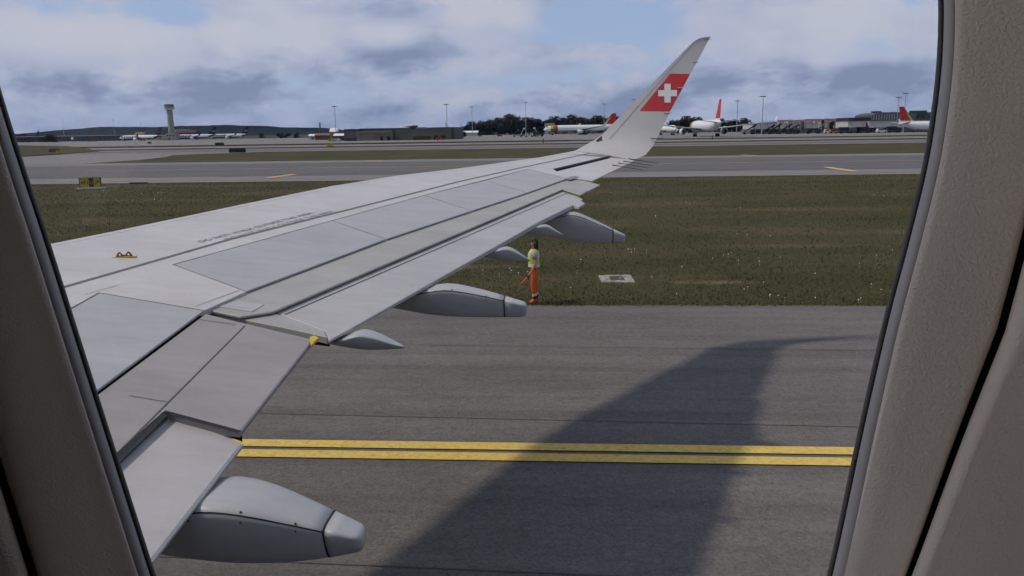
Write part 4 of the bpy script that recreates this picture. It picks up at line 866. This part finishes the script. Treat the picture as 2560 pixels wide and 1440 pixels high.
# ------------------------------------------------------------------ buildings
DG = lambda nm, c: mat(nm, c, .85, .2, noise=(.15, .25))
def block(g, name, xa, xb, z0, z1, depth, m, y0=0.0):
    b = MB(); b.box(((xa+xb)/2, y0+depth/2, (z0+z1)/2), (abs(xb-xa), depth, z1-z0)); return b.build(name, m, g)
def hangar():
    Y = 425; p0 = far(990, Y); k = Y/FPX; X = lambda px: (px-990)*k; Zy = lambda py: max(0, (351.5-py)*k)
    g = empty('hangar', p0); tag(g, 'long low brown-grey hangar complex with stepped flat roofs', 'building')
    WALL = DG('hangar_grey', (0.11, 0.098, 0.092)); TAN = DG('hangar_tan', (0.17, 0.155, 0.12)); ROOF = DG('hangar_roof', (0.05, 0.045, 0.055)); DARK = DG('hangar_dark', (0.022, 0.024, 0.028)); GRN = DG('hangar_olive', (0.10, 0.098, 0.075))
    parts = [('hall', 858, 893, 352, 325, 30, WALL, 0), ('hall', 840, 858, 352, 323, 34, DG('blue_grey', (.05, .06, .08)), 14), ('hall', 894, 984, 352, 329.5, 26, TAN, -4), ('hall', 890, 1130, 352, 322, 40, WALL, 6), ('hall', 984, 1031, 352, 322.5, 28, GRN, -1), ('hall', 1031, 1081, 352, 324, 30, WALL, -2), ('hall', 1081, 1126, 352, 323, 30, GRN, -3)]
    for nm, a, b_, y0, y1, d, m, yo in parts:
        w = block(g, nm, X(a), X(b_), 0, Zy(y1), d, m, yo); block(w, 'parapet', X(a)-.1, X(b_)+.1, Zy(y1), Zy(y1)+.3, d+.2, ROOF, yo-.1)
    block(g, 'roof_plate', X(895), X(984), Zy(329.3), Zy(328.4), 27, mat('pale_roof_edge', (.42, .42, .42), .6), -4.6)
    for a, b_, y0, y1 in ((862, 892, 351, 344), (1034, 1078, 351, 342)):
        w = block(g, 'door_opening', X(a), X(b_), 0, Zy(y1), .3, DARK, -2.35)
        for q in (.35, .7): block(w, 'door_rail', X(a), X(b_), Zy(y1)*q, Zy(y1)*q+.2, .2, WALL, -2.5)
    for a, b_ in ((955, 960), (971, 979), (1088, 1098), (1105, 1117)): block(g, 'door', X(a), X(b_), 0, 2.4, .3, DARK, -4.35)
    b = MB(); xa, xb = X(1004), X(1033); b.loft([[np.array([xa, 4, Zy(318.5)]), np.array([xb, 4, Zy(321.5)]), np.array([xb, 4, Zy(315)])], [np.array([xa, 14, Zy(318.5)]), np.array([xb, 14, Zy(321.5)]), np.array([xb, 14, Zy(315)])]]); b.build('wedge_roof', ROOF, g)
    b = MB(); b.loft([[np.array([X(1036), 2, Zy(323)]), np.array([X(1042), 2, Zy(319.5)]), np.array([X(1062), 2, Zy(319.5)]), np.array([X(1080), 2, Zy(323)])], [np.array([X(1036), 18, Zy(323)]), np.array([X(1042), 18, Zy(319.5)]), np.array([X(1062), 18, Zy(319.5)]), np.array([X(1080), 18, Zy(323)])]]); b.build('skylight', GREYM, g)
    b = MB(); b.loft([[np.array([X(862), 2, Zy(325)]), np.array([X(866), 2, Zy(321.5)]), np.array([X(884), 2, Zy(321.5)]), np.array([X(890), 2, Zy(325)])], [np.array([X(862), 10, Zy(325)]), np.array([X(866), 10, Zy(321.5)]), np.array([X(884), 10, Zy(321.5)]), np.array([X(890), 10, Zy(325)])]]); b.build('skylight', DARK, g)
hangar()
def left_terminal():
    Y = 800; p0 = far(165, Y); k = Y/FPX; X = lambda px: (px-165)*k
    g = empty('terminal', p0); tag(g, 'long low dark terminal with thin pale roof edge at far left', 'building')
    WALL = DG('terminal_dark', (0.06, 0.062, 0.066)); GL = mat('terminal_glass', (0.04, 0.045, 0.05), .25, .5)
    block(g, 'hall', X(-60), X(297), 0, 4.6, 30, WALL); block(g, 'roof', X(-62), X(299), 5.55, 5.95, 34, mat('pale_roof_edge', (.42, .42, .42), .6), -2)
    block(g, 'window_band', X(-60), X(296), 4.6, 5.55, 29, GL, .5)
    for px in range(-50, 296, 12): block(g, 'bay_post', X(px), X(px)+.5, 0, 4.6, .4, DG('terminal_post', (.1, .1, .1)), -.42)
    for px in range(-44, 290, 24): block(g, 'window', X(px), X(px)+3.4, .6, 3.4, .2, GL, -.22)
    p1 = far(20, 900); g2 = empty('pier', p1); tag(g2, 'reddish low building end beside the left window frame', 'building'); block(g2, 'wall', -12, 9, 0, 8.6, 20, DG('reddish_wall', (.16, .09, .075))); block(g2, 'roof', -13, 10, 8.6, 9.3, 22, DG('red_roof', (.22, .08, .06)), -1); block(g2, 'window', -8, 5, 4, 6, .2, GL, -.2)
left_terminal()
def right_buildings():
    WH = mat('white_cladding', (0.50, 0.48, 0.46), .7, noise=(.3, .15)); DK = DG('undercroft_dark', (.035, .035, .04)); GL = MATS['terminal_glass']; GR = DG('terminal_grey', (.10, .102, .104)); PALE = MATS['pale_roof_edge']
    Y = 470; k = Y/FPX; p0 = far(1965, Y); X = lambda px: (px-1965)*k; Zy = lambda py: (333.5-py)*k
    g = empty('cargo_shed', p0); tag(g, 'long white cargo shed behind the dark service vehicles', 'building')
    block(g, 'wall', X(1882), X(2040), 0, Zy(321), 24, DG('shed_grey', (.16, .155, .15))); block(g, 'cladding', X(1885), X(2040), Zy(321), Zy(309.5), 25, WH, -.6); block(g, 'roof', X(1883), X(2042), Zy(309.5), Zy(308.8), 26, PALE, -1)
    for px in range(1890, 2040, 15): block(g, 'panel_joint', X(px), X(px)+.18, Zy(321), Zy(309.6), .1, GR, -.72)
    for px in range(1895, 2036, 20): block(g, 'dock_door', X(px), X(px)+2.6, 0, 2.4, .2, DK, -.25)
    for px, w, h0, lab in ((2007, 8, 305.5, 'slim grey lift tower in front of the white cargo shed'), (2058, 7, 303, 'slim tan lift tower with black top at the shed end')):
        p = far(px, Y-12); q = empty('lift_tower', p); tag(q, lab, 'tower'); block(q, 'shaft', -w*k/2, w*k/2, 0, Zy(311), 2.6, DG('lift_tan', (.2, .18, .14)) if px > 2050 else GR); block(q, 'head', -w*k*.35, w*k*.35, Zy(311), Zy(h0), 2, BLACK if px > 2050 else GR, .3); block(q, 'window', -w*k*.3, w*k*.3, Zy(326), Zy(316), .1, GL, -.12)
    Y = 440; k2 = Y/FPX; p0 = far(2230, Y); X2 = lambda px: (px-2230)*k2; Z2 = lambda py: (331-py)*k2
    g = empty('terminal', p0); tag(g, 'white-fronted terminal with dark undercroft at right', 'building')
    for a, b_, in ((2127, 2168), (2176, 2430)):
        w = block(g, 'upper_storey', X2(a), X2(b_), Z2(318.5), Z2(304), 20, WH, -1); block(w, 'roof', X2(a)-.2, X2(b_)+.2, Z2(304), Z2(303.2), 22, PALE, -1.6)
    block(g, 'undercroft', X2(2120), X2(2430), 0, Z2(318.5), 18, DK)
    block(g, 'link', X2(2168), X2(2176), 0, Z2(306), 16, GR, 1)
    for px in range(2122, 2430, 9): block(g, 'column', X2(px), X2(px)+.35, 0, Z2(318.5), .35, GR, -.5)
    for px in range(2130, 2420, 14): block(g, 'window', X2(px), X2(px)+1.9, Z2(329), Z2(324), .15, GL, -.17)
    Y = 520; k3 = Y/FPX; p0 = far(2200, Y); X3 = lambda px: (px-2200)*k3; Z3 = lambda py: (329.5-py)*k3
    g = empty('terminal_hall', p0); tag(g, 'tall grey glazed terminal hall rising behind the white front', 'building')
    b = MB(); pf = [(2180, 303), (2180, 291), (2188, 287.5), (2200, 285), (2255, 284.5), (2258, 303)]; b.loft([[np.array([X3(a), 0, Z3(c)]) for a, c in pf], [np.array([X3(a), 30, Z3(c)]) for a, c in pf]]); b.build('hall', GR, g)
    block(g, 'base', X3(2128), X3(2262), 0, Z3(303), 28, DG('terminal_base', (.07, .07, .075)), -.3); block(g, 'wing_block', X3(2128), X3(2180), Z3(303), Z3(296), 24, DG('terminal_navy', (.035, .036, .05)), 1)
    for i in range(12): block(g, 'mullion', X3(2184+i*6), X3(2184+i*6)+.18, Z3(303), Z3(290), .2, PALE, -.25)
    block(g, 'rooftop_plant', X3(2194), X3(2210), Z3(285), Z3(281.5), 6, DK, 6); block(g, 'clerestory', X3(2260), X3(2290), Z3(303), Z3(288), 12, GR, 6)
    p0 = far(2300, 560); g = empty('office_block', p0); tag(g, 'dark office block with green roof sign panel behind the red tail', 'building'); k4 = 560/FPX
    block(g, 'wall', -30*k4, 80*k4, 0, 42*k4, 12, GR); block(g, 'sign_panel', -27*k4, 12*k4, 34*k4, 46*k4, 1, DG('green_glass', (.03, .07, .06)), -1.2)
    for i in range(7): block(g, 'window', (-26+i*14)*k4, (-18+i*14)*k4, 28*k4, 33*k4, .2, GL, -.22)
right_buildings()
def shed(px, Y, w, h, d, lab, cw, cr):
    g = empty('shed', far(px, Y)); tag(g, lab, 'shed'); block(g, 'wall', -w/2, w/2, 0, h*.7, d, cw); b = MB(); b.loft([[np.array([-w/2-.3, -.3, h*.7]), np.array([w/2+.3, -.3, h*.7]), np.array([w/2+.3, d/2, h]), np.array([-w/2-.3, d/2, h])], [np.array([-w/2-.3, d+.3, h*.7]), np.array([w/2+.3, d+.3, h*.7]), np.array([w/2+.3, d/2, h+.05]), np.array([-w/2-.3, d/2, h+.05])]]); b.build('roof', cr, g); block(g, 'door', -.9, .9, 0, h*.45, .2, METAL, -.22)
TILE = mat('terracotta_roof', (.19, .11, .085), .8, noise=(.4, .3)); PALEW = mat('pale_render', (.40, .37, .33), .85, noise=(.5, .2))
for px, Y, w, h, d, lab, cw, cr in ((781, 560, 6, 4, 6, 'small white-roofed shed left of the hangar', PALEW, WHITE), (812, 520, 14, 4.5, 8, 'low brick shed with reddish roof beside the hangar', DG('brick_shed', (.12, .07, .06)), TILE), (833, 470, 4, 7.5, 4, 'narrow tan tower hut at the hangar corner', DG('tan_hut', (.2, .17, .13)), WHITE), (846, 455, 6, 4.2, 5, 'low brown hut with white roof against the hangar', DG('brown_hut', (.09, .06, .055)), WHITE),
    (1160, 640, 22, 4.5, 8, 'pale flat-roofed shed left of the dark trees', PALEW, WHITE), (1374, 760, 9, 10.5, 6, 'house with terracotta roof behind the long parked jet', PALEW, TILE), (347, 900, 11, 9, 8, 'house with terracotta roof behind the first lettered jet', PALEW, TILE), (450, 1000, 22, 12, 10, 'grey block of flats behind the middle lettered jet', DG('flats_grey', (.2, .19, .19)), TILE), (464, 960, 26, 11, 10, 'brown roofed building behind the middle lettered jet', DG('brown_hut', (.09, .06, .055)), DG('brown_roof', (.08, .05, .045)))):
    shed(px, Y, w, h, d, lab, cw, cr)

# ------------------------------------------------------------------ floodlight masts and poles
def mast(px, ytop, Y, lab, arm=1):
    p = far(px, Y); d = ray(px, ytop); H = 4.6+d[2]*Y/d[1]; g = empty('floodlight_mast', p); tag(g, lab, 'mast', 'apron floodlight masts')
    b = MB(); b.tube((0, 0, 0), (0, 0, H), .26, .13, 8); b.build('pole', GREYM, g); b = MB(); b.tube((0, 0, H), (0, 0, H+.12), .9, .9, 10); b.build('head_ring', METAL, g)
    for a in range(6): b = MB(); b.box((1.0*math.cos(a*PI/3), 1.0*math.sin(a*PI/3), H-.1), (.7, .4, .3), 0, a*PI/3); b.build('floodlight', METAL, g)
    b = MB(); b.tube((0, 0, H), (-2.2*arm, 0, H+.2), .08, .05, 6); b.build('arm', METAL, g); b = MB(); b.box((0, 0, .25), (1.2, 1.2, .5)); b.build('footing', PALEW, g)
for px, yt, Y, lab in ((840, 266, 470, 'floodlight mast at the left end of the hangar'), (1118, 261, 470, 'floodlight mast at the right end of the hangar'), (1181, 267, 560, 'floodlight mast between the hangar and the dark trees'), (1315, 256, 560, 'floodlight mast rising from the dark trees'), (1510, 260, 560, 'floodlight mast left of the tail of the long jet'), (1585, 249, 520, 'floodlight mast peeking above the winglet edge'),
    (1842, 252, 470, 'shorter mast of the pair right of the rear-facing jet'), (1905, 241, 400, 'taller mast of the pair right of the rear-facing jet'), (2242, 243, 470, 'shorter mast of the pair behind the white terminal'), (2259, 233, 420, 'taller mast of the pair behind the white terminal'), (161, 297, 950, 'faint distant mast above the left terminal'), (287, 301, 1050, 'faint distant mast above the wooded ridge'), (24, 290, 800, 'mast close to the left window frame')): mast(px, yt, Y, lab)
for px, yt, Y, lab, lean in ((801, 308, 700, 'dark chimney left of the hangar', 0), (355, 303, 1400, 'thin mast on the wooded ridge', 0), (1121, 308, 520, 'leaning dark crane jib behind the hangar', -3), (1153, 309, 560, 'thin dark pole right of the hangar', 0)):
    p = far(px, Y); d = ray(px, yt); H = 4.6+d[2]*Y/d[1]; g = empty('chimney' if px == 801 else 'pole', p); tag(g, lab, 'chimney' if px == 801 else 'pole'); b = MB(); b.tube((0, 0, 0), (lean*.6, 0, H), .9 if px == 801 else .3, .6 if px == 801 else .15, 8); b.build('shaft', METAL, g); b = MB(); b.tube((lean*.6, 0, H), (lean*.6, 0, H+.5), .7 if px == 801 else .3, .7 if px == 801 else .1, 8); b.build('cap', METAL, g)

# ------------------------------------------------------------------ service vehicles
def vehicle(px, Y, L, W, H, cab, lab, m, kind='truck', rz=0.0, py=None, extra=None):
    g = empty('service_'+kind if kind != 'car' else 'car', far(px, Y, .16), rz); tag(g, lab, kind, 'apron service vehicles')
    wr = min(.5, H*.2); b = MB(); x0, x1 = -L/2, L/2-cab
    if kind in ('van', 'car'):
        pf = [(-L/2, .35), (-L/2, H*.6), (-L/2+.1*L, H), (L/2-.45*L, H), (L/2-.25*L, H*.62), (L/2, H*.5), (L/2, .35)]
        b.loft([[np.array([x, -W/2, z]) for x, z in pf], [np.array([x, W/2, z]) for x, z in pf]]); b.build('body', m, g)
        for s in (-1, 1): b = MB(); b.box((-L*.12, s*(W/2+.01), H*.78), (L*.5, .03, H*.25)); b.build('window', GLASSD, g)
    else:
        b.box(((x0+x1)/2, 0, wr*1.6+.1), (x1-x0, W, .25)); b.build('chassis', METAL, g)
        b = MB(); b.loft([[np.array([x, -W/2, z]) for x, z in ((x1, .5), (x1, min(H, 2.4)), (L/2-.3, min(H, 2.4)), (L/2, 1.5), (L/2, .5))], [np.array([x, W/2, z]) for x, z in ((x1, .5), (x1, min(H, 2.4)), (L/2-.3, min(H, 2.4)), (L/2, 1.5), (L/2, .5))]]); c = b.build('cab', m, g)
        for s in (-1, 1): b = MB(); b.box((x1+cab*.5, s*(W/2+.01), min(H, 2.4)*.75), (cab*.5, .03, .6)); b.build('window', GLASSD, c)
        if extra == 'stairs':
            b = MB(); b.loft([[np.array([x0, -W/2, 1]), np.array([x0+.6, -W/2, 1]), np.array([L/2+.8, -W/2, H+.9]), np.array([L/2+.8, -W/2, H]), np.array([L/2-.6, -W/2, H])], [np.array([x0, W/2, 1]), np.array([x0+.6, W/2, 1]), np.array([L/2+.8, W/2, H+.9]), np.array([L/2+.8, W/2, H]), np.array([L/2-.6, W/2, H])]]); b.build('stair_flight', m, g); b = MB(); b.box((L/2-.2, 0, H*.5), (.2, W*.8, H)); b.build('prop', METAL, g)
        elif extra == 'boom':
            b = MB(); b.tube((x0+1, 0, 1), (0, 0, H), .16, .12, 8); b.build('boom', m, g); b = MB(); b.box((.3, 0, H), (1.4, 1.0, 1.0)); b.build('bucket', m, g)
        elif extra == 'belt':
            b = MB(); b.loft([[np.array([x0-.8, -.5, .9]), np.array([L/2+1.2, -.5, H]), np.array([L/2+1.2, -.5, H+.3]), np.array([x0-.8, -.5, 1.2])], [np.array([x0-.8, .5, .9]), np.array([L/2+1.2, .5, H]), np.array([L/2+1.2, .5, H+.3]), np.array([x0-.8, .5, 1.2])]]); b.build('belt', m, g)
        else: b = MB(); b.box(((x0+x1)/2-.1, 0, (wr*2+H)/2+.2), (x1-x0-.25, W, H-wr*2)); b.build('cargo_box', m, g)
    for x in (-L*.32, L*.32):
        for s in (-1, 1): b = MB(); b.tube((x, s*(W/2-.1), wr), (x, s*(W/2+.02), wr), wr, wr, 12); b.build('wheel', TYRE, g)
    return g
DKV = DG('dark_vehicle', (.03, .031, .034)); GRV = DG('grey_vehicle', (.09, .09, .09)); WHV = mat('white_vehicle', (.5, .5, .48), .5); REDV = mat('red_vehicle', (.25, .03, .02), .5); ORV = mat('orange_vehicle', (.4, .14, .03), .5)
for a in ((1294, 520, 7, 2.6, 4.2, 1.8, 'boom lift truck furthest left before the dark trees', GRV, 'truck', 0, None, 'boom'), (1309, 515, 6, 2.6, 5.2, 1.8, 'pale cherry-picker truck before the dark trees', WHV, 'truck', 0, None, 'boom'), (1324, 518, 8, 2.6, 4.2, 2, 'belt loader with raised pale belt near the jet nose', GRV, 'truck', 0, None, 'belt'), (1337, 510, 6, 2.6, 5.4, 1.8, 'tall crane truck under the jet nose', WHV, 'truck', PI, None, 'boom'), (1347, 505, 6, 2.6, 2.6, 1.8, 'dark pushback tug at the jet nose', DKV, 'truck', 0, None, None),
    (1872, 455, 6.4, 2.8, 4.7, 2, 'dark stair truck furthest left before the white shed', DKV, 'truck', 0, None, 'stairs'), (1918, 450, 6.4, 2.8, 4.5, 2, 'dark stair truck left of centre before the white shed', DKV, 'truck', 0, None, 'stairs'), (1934, 448, 6.4, 2.8, 4.9, 2, 'taller dark stair truck in the middle before the white shed', DKV, 'truck', 0, None, 'stairs'), (1960, 446, 6.4, 2.8, 4.7, 2, 'dark stair truck right of centre before the white shed', DKV, 'truck', 0, None, 'stairs'), (1977, 444, 6.4, 2.8, 4.3, 2, 'rightmost dark stair truck before the white shed', DKV, 'truck', 0, None, 'stairs'), (1986, 438, 6, 2.4, 2.2, 1.8, 'dark low tug at the right end of the stair trucks', DKV, 'truck', 0, None, None),
    (2034, 430, 8, 2.5, 3.4, 2, 'dark cargo loader between the two lift towers', DKV, 'truck', 0, None, 'belt'), (2070, 436, 3.5, 2, 2.2, 1, 'white van beside the tan lift tower', WHV, 'van', 0, None, None), (2085, 436, 4, 2, 2.0, 1, 'orange van right of the tan lift tower', ORV, 'van', 0, None, None), (2115, 425, 7, 2.5, 3, 2, 'dark truck at the left end of the white terminal', DKV, 'truck', 0, None, None), (2140, 424, 7, 2.5, 2.8, 2, 'grey truck under the left part of the white terminal', GRV, 'truck', 0, None, None), (2158, 424, 7, 2.5, 3, 2, 'dark truck under the left part of the white terminal', DKV, 'truck', 0, None, None),
    (2205, 424, 5, 2.2, 2.2, 1, 'white van under the terminal right of the link block', WHV, 'van', 0, None, None), (2235, 424, 7, 2.5, 3, 2, 'dark truck under the middle of the white terminal', DKV, 'truck', 0, None, None), (2272, 424, 7, 2.5, 2.6, 2, 'grey truck under the right part of the white terminal', GRV, 'truck', 0, None, None), (1100, 398, 4.2, 1.8, 1.5, 1, 'small red car parked at the hangar', REDV, 'car', 0, None, None), (1250, 560, 4.2, 1.8, 1.5, 1, 'small red car on the grass before the dark trees', REDV, 'car', 0, None, None),
    (215, 720, 8, 2.5, 4, 2, 'dark blue truck before the left terminal', DG('blue_vehicle', (.03, .035, .08)), 'truck', 0, None, None), (232, 715, 7, 2.5, 4, 2, 'dark red truck before the left terminal', DG('maroon_vehicle', (.08, .03, .03)), 'truck', 0, None, None), (110, 720, 12, 2.6, 4.4, 2, 'long dark bus before the left terminal', DKV, 'truck', 0, None, None), (138, 716, 7, 2.5, 3.4, 2, 'grey truck before the left terminal', GRV, 'truck', 0, None, None), (62, 715, 9, 2.6, 3.6, 2, 'dark truck furthest left before the terminal', DKV, 'truck', 0, None, None), (843, 425, 3.4, 1.7, 1.6, 1, 'pale small car at the hangar corner', WHV, 'car', 0, None, None), (828, 430, 3.4, 1.7, 1.6, 1, 'yellow small car left of the hangar', MATS['sign_yellow'], 'car', 0, None, None)): vehicle(*a)
g = empty('flag_board', far(180, 712)); tag(g, 'white and red board on the left terminal front', 'board'); b = MB(); b.box((0, 0, 3.6), (2.2, .2, 2.4)); b.build('panel', WHITE, g); mesh('red_triangle', [(-1.1, -.11, 4.8), (-.2, -.11, 4.8), (-1.1, -.11, 3.4)], [(0, 2, 1)], LRED, g); b = MB(); b.tube((0, 0, 0), (0, 0, 2.5), .1, .1, 6); b.build('leg', METAL, g)

# ------------------------------------------------------------------ trees
LEAFM = [mat(f'foliage_{i}', c, .8, .15, noise=(.6, .45)) for i, c in enumerate(((.026, .033, .020), (.031, .037, .022), (.037, .040, .024)))]
BARK = mat('bark', (.05, .04, .03), .9)
def tree_meshes(seed, conifer=False):
    r = np.random.default_rng(seed); vs, fs = [], []
    lobes = []
    for i in range(13 if not conifer else 9):
        z = .14+.78*r.random(); rr = (.42*(1.0-abs(z-.45)*.8)) if not conifer else .30*(1.08-z); a = r.random()*2*PI
        lobes.append((rr*math.cos(a)*.8, rr*math.sin(a)*.8, z, .16+.12*r.random() if not conifer else .13))
    for i in range(1300):
        l = lobes[r.integers(len(lobes))]; d = r.normal(size=3); d /= np.linalg.norm(d); c = np.array(l[:3])+d*l[3]*(.55+.5*r.random()); s = .022+.03*r.random()
        u = r.normal(size=3); u /= np.linalg.norm(u); w = np.cross(u, d); w /= np.linalg.norm(w)+1e-6; k = len(vs); vs += [c-u*s-w*s*.6, c+u*s-w*s*.6, c+u*s+w*s*.6, c-u*s+w*s*.6]; fs.append((k, k+1, k+2, k+3))
    me = bpy.data.meshes.new('crown'); me.from_pydata([V(v) for v in vs], [], fs)
    b = MB(); b.tube((0, 0, 0), (.01, 0, .45), .03, .018, 7)
    for l in lobes[:5]: b.tube((.01, 0, .3+.1*r.random()), (l[0]*.8, l[1]*.8, l[2]), .012, .004, 5)
    t = bpy.data.meshes.new('trunk'); t.from_pydata(b.v, [], b.f); t.materials.append(BARK); return me, t
TM = []
for i in range(5):
    c, t = tree_meshes(20+i, i == 4); c.materials.append(LEAFM[i % 3]); TM.append((c, t))
ORD = ['first', 'second', 'third', 'fourth', 'fifth', 'sixth', 'seventh', 'eighth', 'ninth', 'tenth', 'eleventh', 'twelfth', 'thirteenth', 'fourteenth', 'fifteenth', 'sixteenth', 'seventeenth', 'eighteenth', 'nineteenth', 'twentieth', 'twenty-first', 'twenty-second', 'twenty-third', 'twenty-fourth', 'twenty-fifth', 'twenty-sixth', 'twenty-seventh', 'twenty-eighth', 'twenty-ninth', 'thirtieth']
TREE_ROWS = [(1168, 780, 26, 0), (1182, 800, 30, 1), (1197, 770, 33, 2), (1209, 790, 36, 0), (1222, 780, 34, 3), (1236, 800, 37, 1), (1249, 770, 38, 2), (1262, 790, 40, 0), (1275, 780, 44, 3), (1287, 800, 45, 1), (1299, 790, 45, 0), (1312, 800, 36, 2), (1326, 790, 37, 1), (1340, 800, 37, 0), (1354, 790, 35, 3), (1368, 810, 34, 2), (1382, 800, 40, 1), (1396, 820, 34, 0), (1411, 800, 41, 4), (1425, 815, 34, 2), (1440, 800, 41, 1), (1455, 820, 35, 3), (1470, 800, 40, 0), (1484, 815, 35, 2), (1498, 800, 41, 1), (1513, 815, 38, 0), (1530, 800, 36, 3), (1550, 810, 36, 1), (1690, 640, 34, 0), (1706, 650, 33, 2), (1722, 640, 36, 1), (1738, 650, 34, 3), (1800, 650, 30, 1), (1816, 640, 31, 0), (1832, 650, 31, 2), (1850, 640, 30, 3), (1868, 650, 29, 1), (2082, 560, 27, 4), (1162, 600, 12, 1), (1203, 590, 14, 2), (700, 760, 16, 0), (718, 770, 14, 2), (655, 820, 13, 1), (742, 760, 13, 3), (128, 700, 20, 1), (118, 705, 18, 0)]
tcount = {}
def treelab(px):
    if px < 200: return 'dark tree before the left terminal'
    if px < 800: return 'low dark tree on open ground between the parked jets and hangar'
    if px < 1640: return 'dark tree in the dense row behind the long parked jet'
    if px < 2000: return 'dark tree in the row behind the rear-facing jet'
    return 'single pointed tree beside the tan lift tower'
for px, Y, hp, k in sorted(TREE_ROWS):
    grp = 'low bush-like tree at the left foot of the dark row' if px in (1162, 1203) else treelab(px)
    tcount[grp] = tcount.get(grp, 0)+1; lab = grp if px > 2000 else ORD[tcount[grp]-1]+' '+grp+(', counted from the left' if px < 200 or px > 800 else '')
    H = hp*Y/FPX; g = empty('tree', far(px, Y)); tag(g, lab, 'tree', grp); g.rotation_euler = (0, 0, random.random()*6); s = H*random.uniform(.95, 1.05); g.scale = (s*1.3, s*1.3, s)
    for nm, me in zip(('crown', 'trunk'), TM[k]): o = bpy.data.objects.new(nm, me); col.objects.link(o); o.parent = g

# ------------------------------------------------------------------ hills, town, haze
def hill(name, prof, Y, depth, m, rough=2.0, seed=1):
    r = np.random.default_rng(seed); xs = np.arange(prof[0][0], prof[-1][0]+1, 4.0); vs, fs = [], []; nr = 14
    for j in range(nr+1):
        v = j/nr
        for x in xs:
            d = ray(x, float(np.interp(x, [p[0] for p in prof], [p[1] for p in prof]))); Hh = max(0, 4.6+d[2]*Y/d[1]); yy = Y-depth*.5+depth*v
            f = math.sin(PI*min(1, v*1.0))**.8; P = far(x, Y); bump = (r.random()-.3)*rough*f*3
            vs.append((P[0], yy, max(-.5, Hh*f+bump*min(1, Hh/20)-.4)))
    n = len(xs)
    for j in range(nr):
        for i in range(n-1): fs.append((j*n+i, j*n+i+1, (j+1)*n+i+1, (j+1)*n+i))
    return struct(mesh(name, vs, fs, m))
FOREST = mat('forest_hill', (.012, .016, .012), .95, .1, noise=(.02, .5))
hill('wooded_ridge', [(100, 345), (165, 331), (200, 327.5), (240, 324), (290, 319), (360, 320), (430, 319), (500, 316), (540, 317), (560, 314.5), (620, 316.5), (650, 317), (680, 319), (720, 321), (800, 322), (820, 326), (850, 331), (900, 336)], 3000, 1100, FOREST, 2.4, 3)
hill('far_hills', [(-300, 348), (0, 342), (60, 338), (170, 338), (420, 335), (800, 330), (1200, 326), (1600, 321), (1850, 314), (1960, 303), (2020, 298), (2075, 297), (2110, 299), (2140, 294), (2250, 292), (2400, 296), (2700, 303), (2900, 308)], 5200, 1200, mat('far_hill_green', (.05, .055, .04), .95, .1, noise=(.01, .5)), 1.5, 4)
hs = [mat(f'town_wall_{i}', c, .85) for i, c in enumerate(((.42, .38, .33), (.30, .25, .21), (.36, .34, .32)))]
for i in range(26):
    px = 1955+i*7.2+random.uniform(-2, 2); Y = random.uniform(1500, 1900); d = ray(px, random.uniform(301.5, 307.5)); z = max(2, 4.6+d[2]*Y/d[1]); w = random.uniform(9, 16)
    g = empty('house', far(px, Y)); lab = ORD[i]+' small house from the left in the hazy town beyond the white shed'; tag(g, lab, 'house', 'houses of the hazy town')
    block(g, 'wall', -w/2, w/2, 0, z, 10, hs[i % 3]); b = MB(); b.loft([[np.array([-w/2-.4, -.4, z]), np.array([w/2+.4, -.4, z]), np.array([w/2+.4, 5, z+2.4]), np.array([-w/2-.4, 5, z+2.4])], [np.array([-w/2-.4, 10.4, z]), np.array([w/2+.4, 10.4, z]), np.array([w/2+.4, 5, z+2.5]), np.array([-w/2-.4, 5, z+2.5])]]); b.build('roof', TILE, g)
    for q in (-.28, .12): block(g, 'window', w*q, w*q+1.6, z-3, z-1.4, .15, GLASSD, -.16)
hz = MB(); hz.box((0, 3300, 89), (18200, 7800, 180)); ho = hz.build('haze', None); struct(ho, 'stuff')
hm = bpy.data.materials.new('haze_air'); hm.use_nodes = True; N_, L_ = nodes_of(hm); N_.clear(); o_ = N_.new('ShaderNodeOutputMaterial'); pv = N_.new('ShaderNodeVolumePrincipled')
pv.inputs['Color'].default_value = (0.32, 0.52, 1.0, 1); pv.inputs['Density'].default_value = 0.000028; L_.new(pv.outputs[0], o_.inputs['Volume']); ho.data.materials.append(hm)
